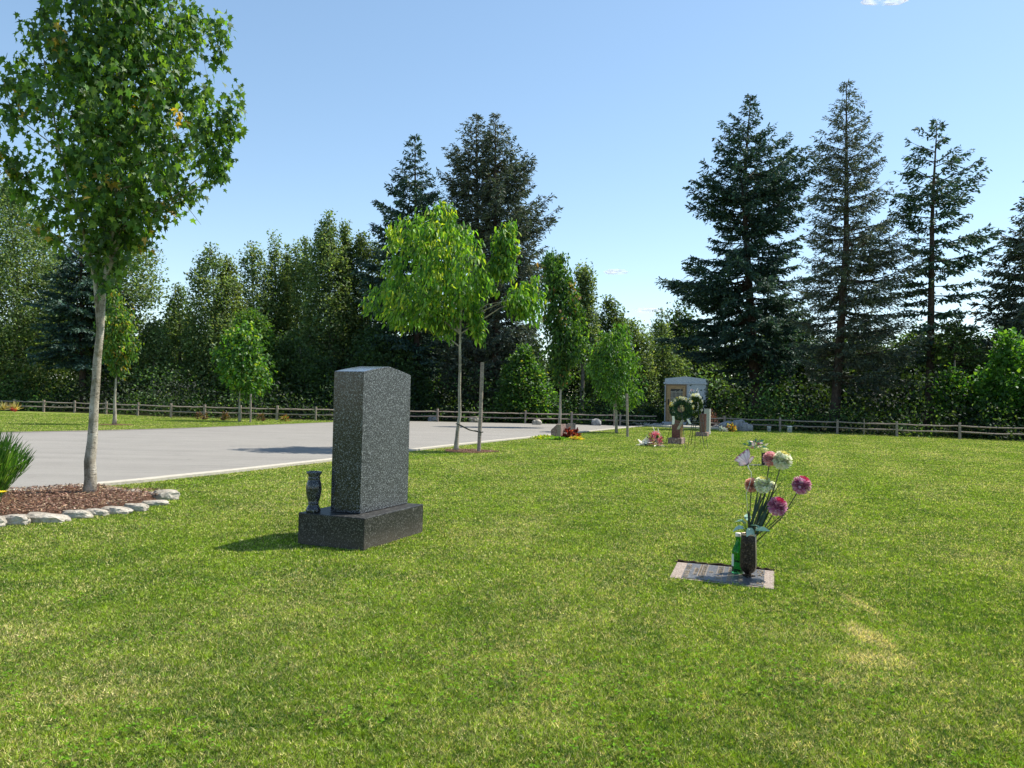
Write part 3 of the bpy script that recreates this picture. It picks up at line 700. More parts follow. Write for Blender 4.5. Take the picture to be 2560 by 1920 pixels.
pom(1926, 1147, 19, .10, 'pink ball flower tucked behind the highest cream one', PK, [3, 4, 2], None)
pom(1956, 1150.5, 24, .02, 'large cream white ball flower, highest in the bronze vase', CR, [2, 4, 1], (.75, .68, .22))
pom(1879, 1212.5, 18, .08, 'salmon pink ball flower under the butterfly', [(.70, .27, .22), (.80, .45, .36), (.88, .62, .5)], [3, 4, 2], None)
pom(1907, 1211.7, 21.5, -.01, 'cream green ball flower beside the salmon pink one', CR, [3, 3, 2], (.66, .62, .18))
pom(1929, 1214, 12, .07, 'small cream ball flower half hidden behind the stems', CR, [2, 3, 1], None, 110)
pom(2003.8, 1212.5, 24, .04, 'magenta ball flower farthest to the right on a bent stem', MG, [3, 4, 2], (.55, .05, .14))
pom(1943.4, 1265.7, 24, -.06, 'magenta ball flower lowest over the vase', MG, [4, 4, 2], (.50, .04, .12))
# leaf blades in the vase
lb = empty('artificial_leaves', mouth, 0, 'long dark green strap leaves rising from the bronze vase', 'leaves')
bl = MB()
def strap(tip_px, tip_py, dy, wd, bend=.0):
    e = AT(tip_px, tip_py, yv + dy) - mouth; s = Vector((random.uniform(-.02, .02), random.uniform(-.015, .015), -.04)); n = 9; vs = []
    side = Vector((.8, -.6, 0)).normalized()
    for i in range(n):
        f = i / (n - 1); p = s.lerp(e, f) + Vector((bend * math.sin(f * math.pi), 0, abs(bend) * .3 * math.sin(f * math.pi))); ww = wd * (.55 + 1.6 * f * (1 - f)) * (1 - f ** 4)
        vs += [p - side * ww, p + Vector((0, .003, 0)), p + side * ww]
    bl.add(vs, [(i * 3 + k, i * 3 + k + 1, (i + 1) * 3 + k + 1, (i + 1) * 3 + k) for i in range(n - 1) for k in (0, 1)])
for a in ((1922, 1180, .02, .006, -.01), (1932, 1176, .0, .005, .0), (1969, 1185, .03, .0045, -.02), (1903, 1185, .05, .005, .0), (1950, 1222, -.02, .005, -.01), (2000, 1244, .03, .004, .02),
          (1925, 1232, .0, .010, .0), (1916, 1228, .03, .009, -.01), (1932, 1225, -.02, .010, .01), (1905, 1232, .02, .008, -.01), (1926, 1240, -.03, .010, .012), (1912, 1240, .04, .008, .0), (1935, 1250, .0, .009, .01), (1895, 1240, .05, .007, .0)): strap(*a)
bl.build('blade', m_plain('strap_leaf', (.022, .055, .03), .45, .25, 20), lb, smooth=True)
# pale grey green leaves at the mouth
pts_ = [(1868, 1315, 0), (1880, 1322, -.03), (1850, 1309, .0), (1893, 1318, .02), (1870, 1288, .03), (1850, 1287, .05), (1860, 1300, -.02), (1888, 1290, .05), (1900, 1326, -.05), (1845, 1316, -.02), (1915, 1300, .06), (1878, 1305, -.04)]
P = np.array([AT(x, y, yv + dy) for x, y, dy in pts_]) - np.array(mouth); n = len(P)
Y = P * np.array([1.0, 1, 0]) + rng.normal(size=(n, 3)) * .02 + [0, 0, .01]; Z = rng.normal(size=(n, 3)) * .25 + [0, -.3, 1]
Wd = np.array([.040, .045, .042, .038, .045, .038, .04, .036, .05, .035, .03, .04])
V, lp, tt, CC = scatter(T_LANCE, P * .55 + np.array([0, 0, .018]), Y, Z, Wd * 1.75, Wd * 1.0, palette(n, [(.30, .52, .40), (.42, .62, .50)], [1, 1], .1))
el = empty('pale_leaf_spray', mouth, 0, 'pale grey green leaf spray spilling over the rim of the bronze vase', 'leaves')
link('foliage', mesh_np('foliage', V, lp, tt, CC), m_vcol('pale_leaf', .55, .3, .3), el)
mb = MB()
for p in P[:8]: mb.tube([Vector((0, 0, -.05)), Vector(p) * .35, Vector(p) * .75], .0022, 5, False)
mb.build('stem', m_stem_g, el)
# butterfly on a wire
bc = AT(1869, 1160, yv - .03); bf = empty('butterfly_pick', bc, 0, 'pink and white butterfly ornament on a white wire above the flowers', 'ornament')
def wing(pts, root_px, name='wing', dy=(0, 0)):
    rp = AT(root_px[0], root_px[1], yv - .03) - bc; outl = []
    n0 = len(pts)
    for i in range(n0):
        a, b = pts[i], pts[(i + 1) % n0]
        for k in range(4): outl.append((a[0] + (b[0] - a[0]) * k / 4, a[1] + (b[1] - a[1]) * k / 4))
    mb = MB(); O = []
    for (x, y) in outl:
        f = math.hypot(x - root_px[0], y - root_px[1]) / 45; O.append(AT(x, y, yv - .03 + dy[0] * f) - bc)
    n = len(O); vs = []; cs = []
    for i, sc in enumerate((0.0, .3, .55, .78, .90, 1.0)):
        for j, q in enumerate(O):
            p = rp.lerp(q, sc); p.y += .004 * math.sin(sc * 3); vs.append(p)
            vein = (j % 3 == 0)
            c = (.78, .58, .62) if i < 2 else (.82, .68, .72) if i < 4 else (.42, .16, .26)
            if vein and i >= 1: c = tuple(.62 * v for v in c)
            if i == 4 and j % 3 == 1: c = (.86, .78, .82)
            cs.append(c)
    b = len(mb.v); mb.v += [tuple(v) for v in vs]; mb.c += cs
    mb.f += [(i * n + k, i * n + (k + 1) % n, (i + 1) * n + (k + 1) % n, (i + 1) * n + k) for i in range(5) for k in range(n)]
    mb.build(name, M['petal'], bf, colour=True)
wing([(1868, 1163), (1876, 1138), (1874, 1126), (1869, 1121), (1853, 1133), (1850, 1135), (1839, 1145), (1835, 1151), (1846, 1156), (1850, 1163)], (1870, 1159), dy=(.03, 0))
wing([(1870, 1160), (1876, 1158), (1887, 1142), (1880, 1140), (1874, 1146)], (1869, 1160), dy=(-.02, 0))
wing([(1869, 1160), (1850, 1160), (1846, 1163), (1853, 1165), (1866, 1162)], (1870, 1160), dy=(-.02, 0))
mb = MB(); mb.tube([AT(x, y, yv - .03) - bc for x, y in ((1866, 1163), (1869, 1161), (1873, 1155))], [.002, .004, .002], 6); mb.build('body', m_plain('butterfly_body', (.08, .05, .04), .6), bf, smooth=True)
mb = MB(); mb.tube([AT(x, y, yv - .03 + k * .01) - bc for k, (x, y) in enumerate(((1869, 1162), (1872, 1172), (1878, 1180), (1878, 1196), (1873, 1214), (1866, 1232), (1868, 1262), (1870, 1280)))], [.0042, .003, .002, .0016, .0016, .0016, .0016, .0016], 6); mb.build('wire', m_plain('white_wire', (.62, .62, .6), .5), bf, smooth=True)
mb = MB(); mb.tube([AT(1869.5, 1277, yv - .02) - bc, AT(1872, 1290, yv - .01) - bc, AT(1873, 1312, yv) - bc, AT(1872, 1345, yv) - bc], [.003, .0065, .006, .004], 8); mb.build('clip', M['dark_metal'], bf, smooth=True)

# second, farther flat marker with its vase
yb = G(1909, 1163.5).y
fv = empty('grave_vase', G(1911, 1163.5), 0, 'small dark vase in the lawn behind the ball flowers', 'vase')
mb = MB(); hh = 31 / F * yb; mb.lathe([(.048, -.01), (.048, .02), (.052, .06), (.052, hh - .01), (.055, hh), (.047, hh), (.045, hh - .1), (.01, hh - .12)], n=24); mb.build('body', m_plain('dark_bronze', (.025, .018, .018), .5), fv, smooth=True)
fm = MB(); q = G(1890, 1162.5); fm.box((q.x, q.y, -.009), (.60, .32, .03)); props(fm.build('grave_marker', m_bronze, bevel=.003), 'flat dark grave marker sunk in the grass under the small far vase', 'grave marker')
c = AT(1890, 1111, yb); r = empty('artificial_flower', c, 0, 'white and teal artificial flower leaning out of the small far vase', 'flower')
P = rng.normal(size=(60, 3)) * [.055, .045, .035]; V = scatter(T_LANCE, P, P * [1, 1, .3] + rng.normal(size=(60, 3)) * .03 + [0, 0, .01], rng.normal(size=(60, 3)) + [0, -1, 0], .08, .04, palette(60, [(.05, .15, .13), (.12, .28, .22), (.75, .62, .58), (.55, .2, .16)], [4, 3, 3, .8], .15))
link('petals', mesh_np('petals', *V[:3], V[3]), M['petal'], r); stem_mesh([Vector((.0, 0, 0)), (AT(1899, 1117, yb) - c), (G(1909, 1163.5) + Vector((0, 0, hh - .05)) - c)], .005, m_plain('pale_stem', (.45, .42, .22), .6), r)
c = AT(1914, 1124, yb); r = empty('artificial_flower', c, 0, 'pale yellow flat flower over the mouth of the small far vase', 'flower')
arr = pompom_arrays((0, 0, 0), .055, [(.70, .68, .36), (.8, .78, .55)], [1, 1], 60); V3 = arr[0] * [1.25, 1.25, .6]; link('petals', mesh_np('petals', V3, arr[1], arr[2], arr[3]), M['petal'], r)
stem_mesh([Vector((0, 0, 0)), (G(1909, 1163.5) + Vector((0, 0, hh - .05)) - c)], .005, m_stem_g, r)

# ------------------------------------------------------------------ rocks
def rock_mesh(dims, seed, rough=.22, sub=3):
    bm = bmesh.new(); bmesh.ops.create_icosphere(bm, subdivisions=sub, radius=1.0)
    for v in bm.verts:
        n = v.co.normalized(); k = 1 + rough * (mnoise.noise(n * 1.7 + Vector((seed * 3.1, 0, 0))) * 1.3 + mnoise.noise(n * 4.5 + Vector((0, seed * 1.7, 0))) * .5)
        p = n * k; m_ = max(abs(p.x), abs(p.y), abs(p.z)); p = p.lerp(p / m_ * .82, .40)
        p += Vector([mnoise.noise(p * 9 + Vector((seed, k_, 0))) for k_ in (0, 5, 9)]) * .09
        v.co = Vector((p.x * dims[0] / 2, p.y * dims[1] / 2, p.z * dims[2] / 2))
    me = bpy.data.meshes.new('rock'); bm.to_mesh(me); bm.free(); return me
def rock(name, x0, x1, yb_, hpx, label, cat, group, m, seed, deep=.8, rz=0, z0=0, flat=False):
    b = G((x0 + x1) / 2, yb_, z0); wd = (x1 - x0) / F * b.y; h = hpx / F * b.y * (1.0)
    o = link(name, rock_mesh((wd * 1.05, wd * deep, h * 1.5), seed), m); o.location = b + Vector((0, wd * deep * .35, h * .30)); o.rotation_euler = (random.uniform(-.06, .06), random.uniform(-.08, .08), rz)
    return props(o, label, cat, group)
edge = [(-66, 0, 1319, 24, 'pale edging stone cut off by the left border of the photo'), (-6, 62, 1313, 22, 'bright white rounded edging stone at the near left end of the bed'), (52, 156, 1307, 19, 'longest low edging stone of the near row'),
        (150, 216, 1297, 18, 'grey white edging stone in front of the maple, right of the longest stone'), (208, 262, 1290, 15, 'pointed edging stone straight below the maple trunk'), (250, 318, 1286, 16, 'pale flat topped edging stone right of the pointed one'),
        (308, 362, 1279, 17, 'edging stone with a shaded brown foot, third from the right tip'), (352, 410, 1264, 11, 'thin slab edging stone, last of the near row before the tip')]
for i, (a, b, y, h, l) in enumerate(edge): rock('edging_stone', a - 4, b + 4, y, h * 1.15, l, 'stone', 'edging stones round the planting bed', M['rock'], i + 1, .5, .12)
for i, (a, b, y, h, l, rz) in enumerate([(380, 438, 1251, 15, 'wedge shaped white stone at the right tip of the bed', .5), (340, 408, 1247, 10, 'long flat stone lying just behind the tip stone', -.15), (296, 352, 1242, 10, 'pale hump backed stone on the far side of the bed', -.2),
        (238, 300, 1234, 8, 'grey sloping stone on the far side, right of the trunk', -.55), (158, 212, 1226, 8, 'small stone by the kerb behind the maple trunk', .1), (108, 162, 1229.5, 7, 'flattest small stone by the kerb, left of the maple', .1)]):
    rock('edging_stone', a - 3, b + 3, y, h * 1.7, l, 'stone', 'edging stones round the planting bed', M['rock'], i + 21, .6, rz)
for i, (a, b, y, h, l) in enumerate([(1068, 1094, 1053, 12, 'grey boulder on the asphalt just right of the black headstone'), (1172, 1198, 1056, 15, 'white boulder on the asphalt behind the wooden stake'),
        (1330, 1355, 1062, 13, 'pale triangular boulder left of the slant marker'), (1479, 1504, 1064, 17, 'grey blocky boulder by the fence, right of the burgundy plant')]):
    rock('boulder', a, b, y, h, l, 'boulder', 'boulders set along the fence', M['rock'] if i in (1, 2) else M['rock_grey'], i + 41, .8)
for i, (a, b, y, h, l) in enumerate([(1783, 1815, 1071, 9, 'low flat rock right of the mausoleum'), (1800, 1846, 1074, 20, 'round topped grey rock behind the orange and white flowers'), (1832, 1868, 1076, 27, 'tallest striped grey rock, at the end of the right fence'), (1852, 1884, 1078, 20, 'angular rock half under the first fence rail'), (1640, 1662, 1063, 5, 'low pale kerb rock left of the mausoleum step')]):
    rock('boulder', a, b, y, h, l, 'boulder', 'rocks beside the mausoleum', M['rock_grey'], i + 61, .8)

# ------------------------------------------------------------------ fences
def fence(name, P, label, rail_end=None, rail_start=None):
    root = empty(name, P[len(P) // 2], 0, label, 'fence'); o = Vector(P[len(P) // 2])
    for p in P:
        mb = MB(); q = p - o; a = random.uniform(-.3, .3); wd = random.uniform(.078, .092); hgt = random.uniform(.60, .635)
        Mx = Matrix.Translation(q) @ Matrix.Rotation(a, 4, 'Z') @ Matrix.Rotation(random.uniform(-.02, .02), 4, 'Y')
        mb.box((0, 0, hgt / 2 - .03), (wd, wd, hgt + .06), Mx); mb.build('post', M['wood'], root, bevel=.012, seg=1)
    ends = ([rail_start] if rail_start else []) + list(P) + ([rail_end] if rail_end else [])
    for a, b in zip(ends[:-1], ends[1:]):
        for z in (.50, .27):
            mb = MB(); A = a - o; B = b - o; pts = []; n = 7; r = []
            for i in range(n):
                f = i / (n - 1); pts.append(A.lerp(B, f) + Vector((0, random.uniform(-.006, .006), z + random.uniform(-.012, .012) - .014 * math.sin(f * math.pi)))); r.append(.030 * random.uniform(.85, 1.12) * (1 - .25 * (f in (0, 1))))
            d = (B - A).normalized(); ex = -.03
            pts[0] -= d * ex; pts[-1] += d * ex; mb.tube(pts, r, 6)
            if z == .27 and b is rail_end: pass
            mb.build('rail', M['wood'], root)
    return root
fence('split_rail_fence', LP, 'grey weathered two rail timber fence behind the road, left of the mausoleum', rail_end=G(1642, 1065.5))
fence('split_rail_fence', RP, 'grey weathered two rail timber fence across the lawn, right of the mausoleum', rail_start=G(1770, 1071.5))

# ------------------------------------------------------------------ mausoleum
m_mg = m_granite('blue_grey_granite', (.30, .33, .38), (.44, .48, .53), (.56, .60, .65), scale=26, rough=.35, lo=.35, hi=.65)
m_mg_d = m_granite('polished_grey_granite', (.10, .12, .14), (.17, .19, .22), (.28, .31, .35), scale=26, rough=.2, lo=.35, hi=.65)
m_oak = m_bark('oak_boards', (.36, .22, .11), (.47, .30, .15), (.56, .37, .20), scale=4)
YM = 41.0
def zAt(px, py, y): return AT(px, py, y).z
ml = AT(1661, 1057, YM); mr = AT(1761.5, 1057, YM); zb = .10; W = mr.x - ml.x; ztop = zAt(1712, 941, YM); zeave = zAt(1700, 946.5, YM); zband1 = zAt(1712, 956, YM); zband0 = zAt(1712, 961, YM)
ma = empty('mausoleum', Vector(((ml.x + mr.x) / 2, YM, 0)), R(-17), 'small pale blue grey granite mausoleum with a low peaked roof and tan door', 'mausoleum')
DM = 2.6
mb = MB(); mb.box((0, DM / 2, (zb + zband0) / 2), (W, DM, zband0 - zb)); mb.build('wall', m_mg, ma, bevel=.01)
mb = MB(); mb.box((0, DM / 2, (zband1 + zband0) / 2 + .002), (W + .13, DM + .13, zband1 - zband0)); mb.build('cornice', m_mg, ma, bevel=.01)
mb = MB(); hw = W / 2 + .0; y0_, y1_ = -.02, DM + .02; z0_ = zband1 + .003; ze_ = zeave
pr = [(-hw, z0_), (hw, z0_), (hw, ze_), (0, ztop), (-hw, ze_)]
mb.add([(x, y0_, z) for x, z in pr] + [(x, y1_, z) for x, z in pr], [(0, 1, 2, 3, 4), (9, 8, 7, 6, 5)] + [(i, (i + 1) % 5, 5 + (i + 1) % 5, 5 + i) for i in range(5)]); mb.build('roof', m_mg, ma, bevel=.01)
mb = MB(); mb.box((0, DM / 2 - .05, zb / 2 + .04), (W + .18, DM + .25, zb + .08)); mb.build('step', m_mg, ma, bevel=.01)
dl = AT(1665, 1000, YM).x - ma.location.x; dr = AT(1716, 1000, YM).x - ma.location.x; dw = dr - dl; dz0 = zb + .082; dz1 = zband0 - .01
dd_ = empty('door', (0, 0, 0)); bpy.data.objects.remove(dd_)
mb = MB(); mb.box(((dl + dr) / 2, -.02, (dz0 + dz1) / 2), (dw, .05, dz1 - dz0)); door = mb.build('door', m_oak, ma, bevel=.006)
mb = MB(); t_ = .07; cx = (dl + dr) / 2
mb.box((dl + t_ / 2, -.055, (dz0 + dz1) / 2), (t_, .02, dz1 - dz0)); mb.box((dr - t_ / 2, -.055, (dz0 + dz1) / 2), (t_, .02, dz1 - dz0)); mb.box((cx, -.055, dz1 - t_ / 2), (dw - 2 * t_, .02, t_)); mb.build('frame', m_plain('oak_frame', (.27, .17, .09), .6), door)
gx0, gx1 = dl + dw * .24, dl + dw * .82; gz0, gz1 = dz0 + .75, dz1 - .24
mb = MB(); mb.box(((gx0 + gx1) / 2, -.0485, (gz0 + gz1) / 2), (gx1 - gx0, .004, gz1 - gz0)); mb.build('window', m_plain('dark_glass', (.02, .02, .025), .2, 0), door)
mb = MB()
for k in range(9): x = gx0 + (gx1 - gx0) * (k + .5) / 9; mb.box((x, -.066, (gz0 + gz1) / 2 + random.uniform(-.03, .03)), (.028, .02, (gz1 - gz0) * random.uniform(.7, .98)))
for k in range(3): mb.box(((gx0 + gx1) / 2, -.082, gz0 + (gz1 - gz0) * (.2 + .32 * k)), (gx1 - gx0, .012, .03))
mb.build('grille', m_plain('pale_grille', (.45, .40, .32), .5), door)
mb = MB(); mb.box((dl + dw * .14, -.07, dz0 + 1.05), (.07, .03, .30)); mb.tube([Vector((dl + dw * .14, -.09, dz0 + .95)), Vector((dl + dw * .14, -.13, dz0 + 1.0)), Vector((dl + dw * .14, -.13, dz0 + 1.15)), Vector((dl + dw * .14, -.09, dz0 + 1.2))], .015, 6); mb.build('handle', M['dark_metal'], door)
pad = [G(x, y) for x, y in ((1620, 1066), (1660, 1068.5), (1730, 1071), (1800, 1074))]; pad = pad + [pad[-1] + Vector((.6, 5, 0)), pad[0] + Vector((-.5, 5.5, 0))]
mb = MB(); mb.prism([(p.x, p.y) for p in pad], -.02, .085); props(mb.build('concrete_pad', M['kerb'], bevel=.01), kind='structure')

# ------------------------------------------------------------------ far monuments
m_red = m_granite('red_granite', (.06, .022, .022), (.11, .045, .042), (.19, .09, .08), scale=70, rough=.2)
m_redr = m_granite('rough_red_granite', (.16, .10, .09), (.26, .18, .16), (.42, .32, .28), scale=30, rough=.85, bump=.5)
m_gy = m_granite('pale_granite', (.26, .26, .25), (.38, .38, .37), (.52, .52, .50), scale=60, rough=.5)
def upright(px0, px1, pyb, px_r, hb_px, hd_px, dpx0, dpx1, label, group, m_die, m_base, depthlen=.62, rz=None, rgh=True):
    a = G(px0, pyb); b = G(px1, pyb + .3); u = Vector((ue.x, ue.y, 0)); wv = Vector((-u.y, u.x, 0)); wd = (b - a).length * 1.0
    ln = depthlen; root = empty('headstone', b + (u * ln - Vector((wd, 0, 0))) * .5, math.atan2(u.y, u.x), label, 'headstone', group)
    hb_ = hb_px / F * a.y; hd = hd_px / F * a.y
    mb = MB(); mb.box((0, 0, hb_ / 2 - .01), (ln, wd * .98, hb_ + .02)); mb.build('base', m_base, root, bevel=.012)
    f0 = (dpx0 - px0) / (px1 - px0); f1 = (dpx1 - px0) / (px1 - px0); dw_ = wd * (f1 - f0); cy = wd * (.5 - (f0 + f1) / 2)
    mb = MB(); mb.box((0, cy, hb_ + hd / 2 + .002), (ln * .80, dw_, hd)); mb.build('tablet', m_die, root, bevel=.006)
    return root
upright(1671.7, 1704, 1110, 1729, 15, 62, 1680, 1698.5, 'red granite upright headstone behind the wreath easels', None, m_red, m_redr, .60)
upright(1742, 1768, 1090.5, 1777, 10, 46, 1750, 1762, 'narrow dark red headstone right of the wreaths', None, m_red, m_redr, .45)
upright(1752, 1773, 1086, 1779, 9, 55, 1760, 1772.5, 'pale grey granite headstone standing just behind the narrow red one', None, m_gy, m_gy, .45)
def slant(x0, x1, yb_, hl, hr, label, group, m):
    a = G(x0, yb_); b = G(x1, yb_ + .4); root = empty('slant_marker', (a + b) / 2, 0, label, 'grave marker', group); mb = MB(); wd = (b - a).length; h0 = hl / F * a.y; h1 = hr / F * a.y
    pr = [(-wd / 2, -.01), (wd * .1, -.01), (wd * .1, h1), (-wd / 2, h0)]; u = Vector((.30, .62, 0))
    mb.add([(x, 0, z) for x, z in pr] + [(x + u.x, u.y, z) for x, z in pr], [(0, 1, 2, 3), (7, 6, 5, 4)] + [(i, (i + 1) % 4, 4 + (i + 1) % 4, 4 + i) for i in range(4)])
    mb.build('stone', m, root, bevel=.006)
    mb = MB(); mb.box((wd * .30, .2, h1 / 2 - .005), (wd * .36, .38, h1 + .0)); mb.build('side', m_pink, root, bevel=.005)
slant(1377, 1402, 1095.5, 21, 35.5, 'brown granite slant marker with a sloping top beside the burgundy plant', None, m_redr)
slant(1405, 1431, 1083, 15, 25, 'second slant marker, half hidden behind the burgundy plant', None, m_redr)

# ------------------------------------------------------------------ small plants and flowers
def bush(name, c, size, n, T, L, W_, cols, wts, label, cat, group=None, mat='leaf', up=.4, sizejit=.35, stem=True):
    root = empty(name, c, 0, label, cat, group); sx, sy, sz = size
    nc = max(5, n // 14); D = rdir(nc) * (rng.random((nc, 1)) ** .45); D[:, 2] = np.abs(D[:, 2]); cen = D * [sx, sy, sz]
    ci = rng.integers(0, nc, n); P = cen[ci] * .93 + rng.normal(size=(n, 3)) * np.array([sx, sy, sz]) * .11; P[:, 2] = np.abs(P[:, 2])
    Y = P / np.array([sx, sy, sz]) + rng.normal(size=(n, 3)) * .5 + [0, 0, up]; Z = rng.normal(size=(n, 3)) * .6 + [0, 0, 1]
    s = 1 + (rng.random(n) - .5) * 2 * sizejit; V = scatter(T, P, Y, Z, L * s, W_ * s, palette(n, cols, wts, .18))
    link('foliage', mesh_np('foliage', *V[:3], V[3]), M[mat], root)
    if stem:
        mb = MB()
        for k in range(7): e = Vector(cen[k % nc]); mb.tube([Vector((e.x * .1, e.y * .1, -.02)), e * .5, e * .9], [L * .08, L * .06, L * .03], 5, False)
        mb.build('stem', M['bark_grey'], root)
    return root
b_ = G(1425, 1095.5); bush('foliage_plant', b_ + Vector((0, .15, 0)), (.27, .27, .27), 420, T_LANCE, .10, .05, [(.10, .012, .018), (.20, .025, .035), (.34, .10, .11), (.05, .01, .012)], [4, 3, 1, 2], 'burgundy leaved mound plant between the two slant markers', 'plant')
yb_ = G(1385, 1098)
for (px, py, rx, ry, n, cols, lab) in ((1360, 1096.5, .36, .55, 900, [(.42, .42, .03), (.25, .36, .04), (.10, .22, .03)], 'low yellow green ground plants left of the slant marker'), (1392, 1100, .34, .22, 500, [(.10, .24, .03), (.18, .33, .04)], 'low bright green ground plants at the foot of the slant marker'), (1442, 1099, .20, .32, 420, [(.55, .40, .06), (.50, .28, .05), (.22, .30, .04)], 'orange yellow flower patch right of the burgundy plant')):
    c_ = G(px, py); bush('flower_patch', c_, (rx, ry, .07), n, T_LANCE, .055, .03, cols, [3] * len(cols), lab, 'plants', stem=False)
# bunch of roses on the grass
bq = G(1636, 1115); br = empty('bouquet', bq, 0, 'pink and red rose bouquet lying on the grass with white ribbon', 'bouquet')
parts = []
for k in range(64):
    d = rdir(1)[0]; d[2] = abs(d[2]); c = d * np.array([.20, .16, .33]) * random.uniform(.72, 1.0) + np.array([.0 + .05 * d[2], .1, .02]); cc = random.choice([(.72, .05, .14), (.78, .18, .28), (.70, .30, .36), (.50, .06, .20), (.85, .62, .52), (.42, .16, .28), (.8, .68, .60)])
    parts.append(pompom_arrays(c, random.uniform(.045, .062), [cc, tuple(min(1, x * 1.35) for x in cc)], [1, 1], 22))
a = join(parts); link('roses', mesh_np('roses', *a[:3], a[3]), M['petal'], br)
n = 70; D = rdir(n); D[:, 2] = np.abs(D[:, 2]); P = D * [.22, .17, .30] * (.5 + .5 * rng.random((n, 1))) + [0, .1, .01]
V = scatter(T_LANCE, P, D + rng.normal(size=(n, 3)) * .3, rng.normal(size=(n, 3)) + [0, 0, 1], .12, .04, palette(n, [(.03, .07, .02), (.10, .15, .04), (.3, .34, .2)], [4, 2, 1])); link('foliage', mesh_np('foliage', *V[:3], V[3]), M['leaf'], br)
m_white = m_plain('white_ribbon', (.80, .77, .72), .55, .06)
n = 14; P = rng.normal(size=(n, 3)) * [.04, .04, .04] + [-.25, .04, .09]; P[:, 2] = np.abs(P[:, 2]) * .9 + .01
V = scatter(T_LANCE, P, rng.normal(size=(n, 3)) * [1, .7, .5], rng.normal(size=(n, 3)), .19, .10, palette(n, [(.80, .76, .70), (.84, .82, .78)], [1, 1], .04))
e_ = scatter(T_LANCE, np.array([[-.22, -.02, .02], [.03, -.12, .015], [.1, -.1, .012], [-.3, -.05, .015], [.0, .1, .3], [.09, .1, .27]]), np.array([[-1, -.1, .1], [-.3, -.5, .0], [.8, -.4, .0], [-1, .1, .15], [0, 0, 1], [.2, 0, 1.]]), np.array([[0, 0, 1.]] * 4 + [[1, -1, 0.]] * 2), .20, .045, np.tile([.82, .80, .72], (6, 1)))
link('ribbon', mesh_np('ribbon', *V[:3], V[3]), M['petal'], br); link('pale_leaves', mesh_np('pale_leaves', *e_[:3], e_[3]), M['petal'], br)
# potted flowers by the rocks
pf = G(1806, 1079); bush('flower_clump', pf, (.20, .16, .20), 260, T_PETAL, .06, .05, [(.80, .80, .74), (.75, .74, .64), (.12, .22, .06)], [5, 3, 2], 'white flower clump on the grass in front of the rocks', 'flowers', mat='petal')
pf = G(1829, 1079.5); bush('flower_clump', pf + Vector((0, .1, 0)), (.22, .18, .34), 360, T_PETAL, .065, .055, [(.78, .25, .03), (.82, .60, .05), (.06, .12, .03), (.75, .50, .30)], [3, 3, 4, 1], 'orange and yellow flower bunch right of the white clump', 'flowers', mat='petal')
bush('shrub', G(1786, 1071) + Vector((0, .6, 0)), (.36, .35, .78), 900, T_LANCE, .10, .045, [(.14, .06, .10), (.26, .14, .20), (.06, .03, .05), (.34, .24, .28)], [4, 3, 3, 1], 'purple leaved shrub beside the right side of the mausoleum', 'shrub')
bush('shrub', G(1640, 1062) + Vector((0, 1.2, 0)), (.75, .6, .95), 2400, T_LANCE, .09, .05, [(.02, .05, .02), (.04, .09, .03)], [1, 1], 'dark green shrub against the left corner of the mausoleum', 'shrub')
for px, py, cols, lab in ((505, 1049, [(.16, .07, .05), (.12, .10, .05)], 'reddish little shrub at the fence, left of the small maple'), (560, 1051, [(.15, .07, .05), (.11, .10, .04)], 'reddish little shrub at the fence nearest the small maple'),
                          (655, 1053, [(.12, .05, .05), (.10, .09, .04)], 'dark red little shrub right of the maple stake'), (714, 1054, [(.26, .24, .05), (.22, .08, .05), (.12, .2, .04)], 'yellow and red little shrub at the fence left of the headstone')):
    bush('small_shrub', G(px, py), (.24, .24, .34), 200, T_LANCE, .08, .04, cols, [1] * len(cols), lab, 'shrub', 'little shrubs planted along the left fence')
for px, lab in ((8, 'spiky cream cordyline cut by the left edge, no flowers'), (36, 'spiky cream cordyline with red flowers at its foot')):
    b = G(px, 1031.5); r = empty('spiky_plant', b, 0, lab, 'plant'); n = 70; Y = rdir(n); Y[:, 2] = np.abs(Y[:, 2]) * 1.3 + .15
    V = scatter(T_NEEDLE, np.tile([0, 0, .12], (n, 1)) + 0. * Y, Y, rng.normal(size=(n, 3)) + [0, 0, 1.], .40 * (.7 + .5 * rng.random(n)), .035, palette(n, [(.42, .36, .20), (.28, .22, .12), (.50, .46, .30)], [3, 2, 2]))
    link('foliage', mesh_np('foliage', *V[:3], V[3]), M['leaf'], r)
    if px == 36:
        a = join([pompom_arrays((dx, -.15, .10 + dz), .07, [(.75, .03, .04), (.8, .15, .15)], [3, 1], 40) for dx, dz in ((-.07, .06), (.02, .03), (.12, .0), (.17, .05), (-.02, .1))]); link('flowers', mesh_np('flowers', *a[:3], a[3]), M['petal'], r)
# broom bush at the left edge with yellow flowers
bb = G(-45, 1262); r = empty('broom_bush', bb, 0, 'wispy bright green broom bush at the left edge of the bed', 'bush'); n = 5200
az = rng.random(n) * 6.283; rr = rng.random(n) ** .6 * .34; hh_ = 1 - (rr / .34) ** 2 * .75
t0 = rng.random(n); P = np.stack([rr * np.cos(az) * (.25 + .75 * t0), rr * np.sin(az) * (.25 + .75 * t0), t0 * (.24 + .34 * hh_)], 1)
Y = np.stack([rr * np.cos(az), rr * np.sin(az), .45 + .3 * rng.random(n)], 1) + rng.normal(size=(n, 3)) * .10
V = scatter(T_NEEDLE, P, Y, rng.normal(size=(n, 3)), .13 * (.6 + .8 * rng.random(n)), .0065, palette(n, [(.05, .15, .025), (.10, .24, .04), (.16, .28, .07)], [3, 4, 2])); link('foliage', mesh_np('foliage', *V[:3], V[3]), M['leaf'], r)
mb = MB()
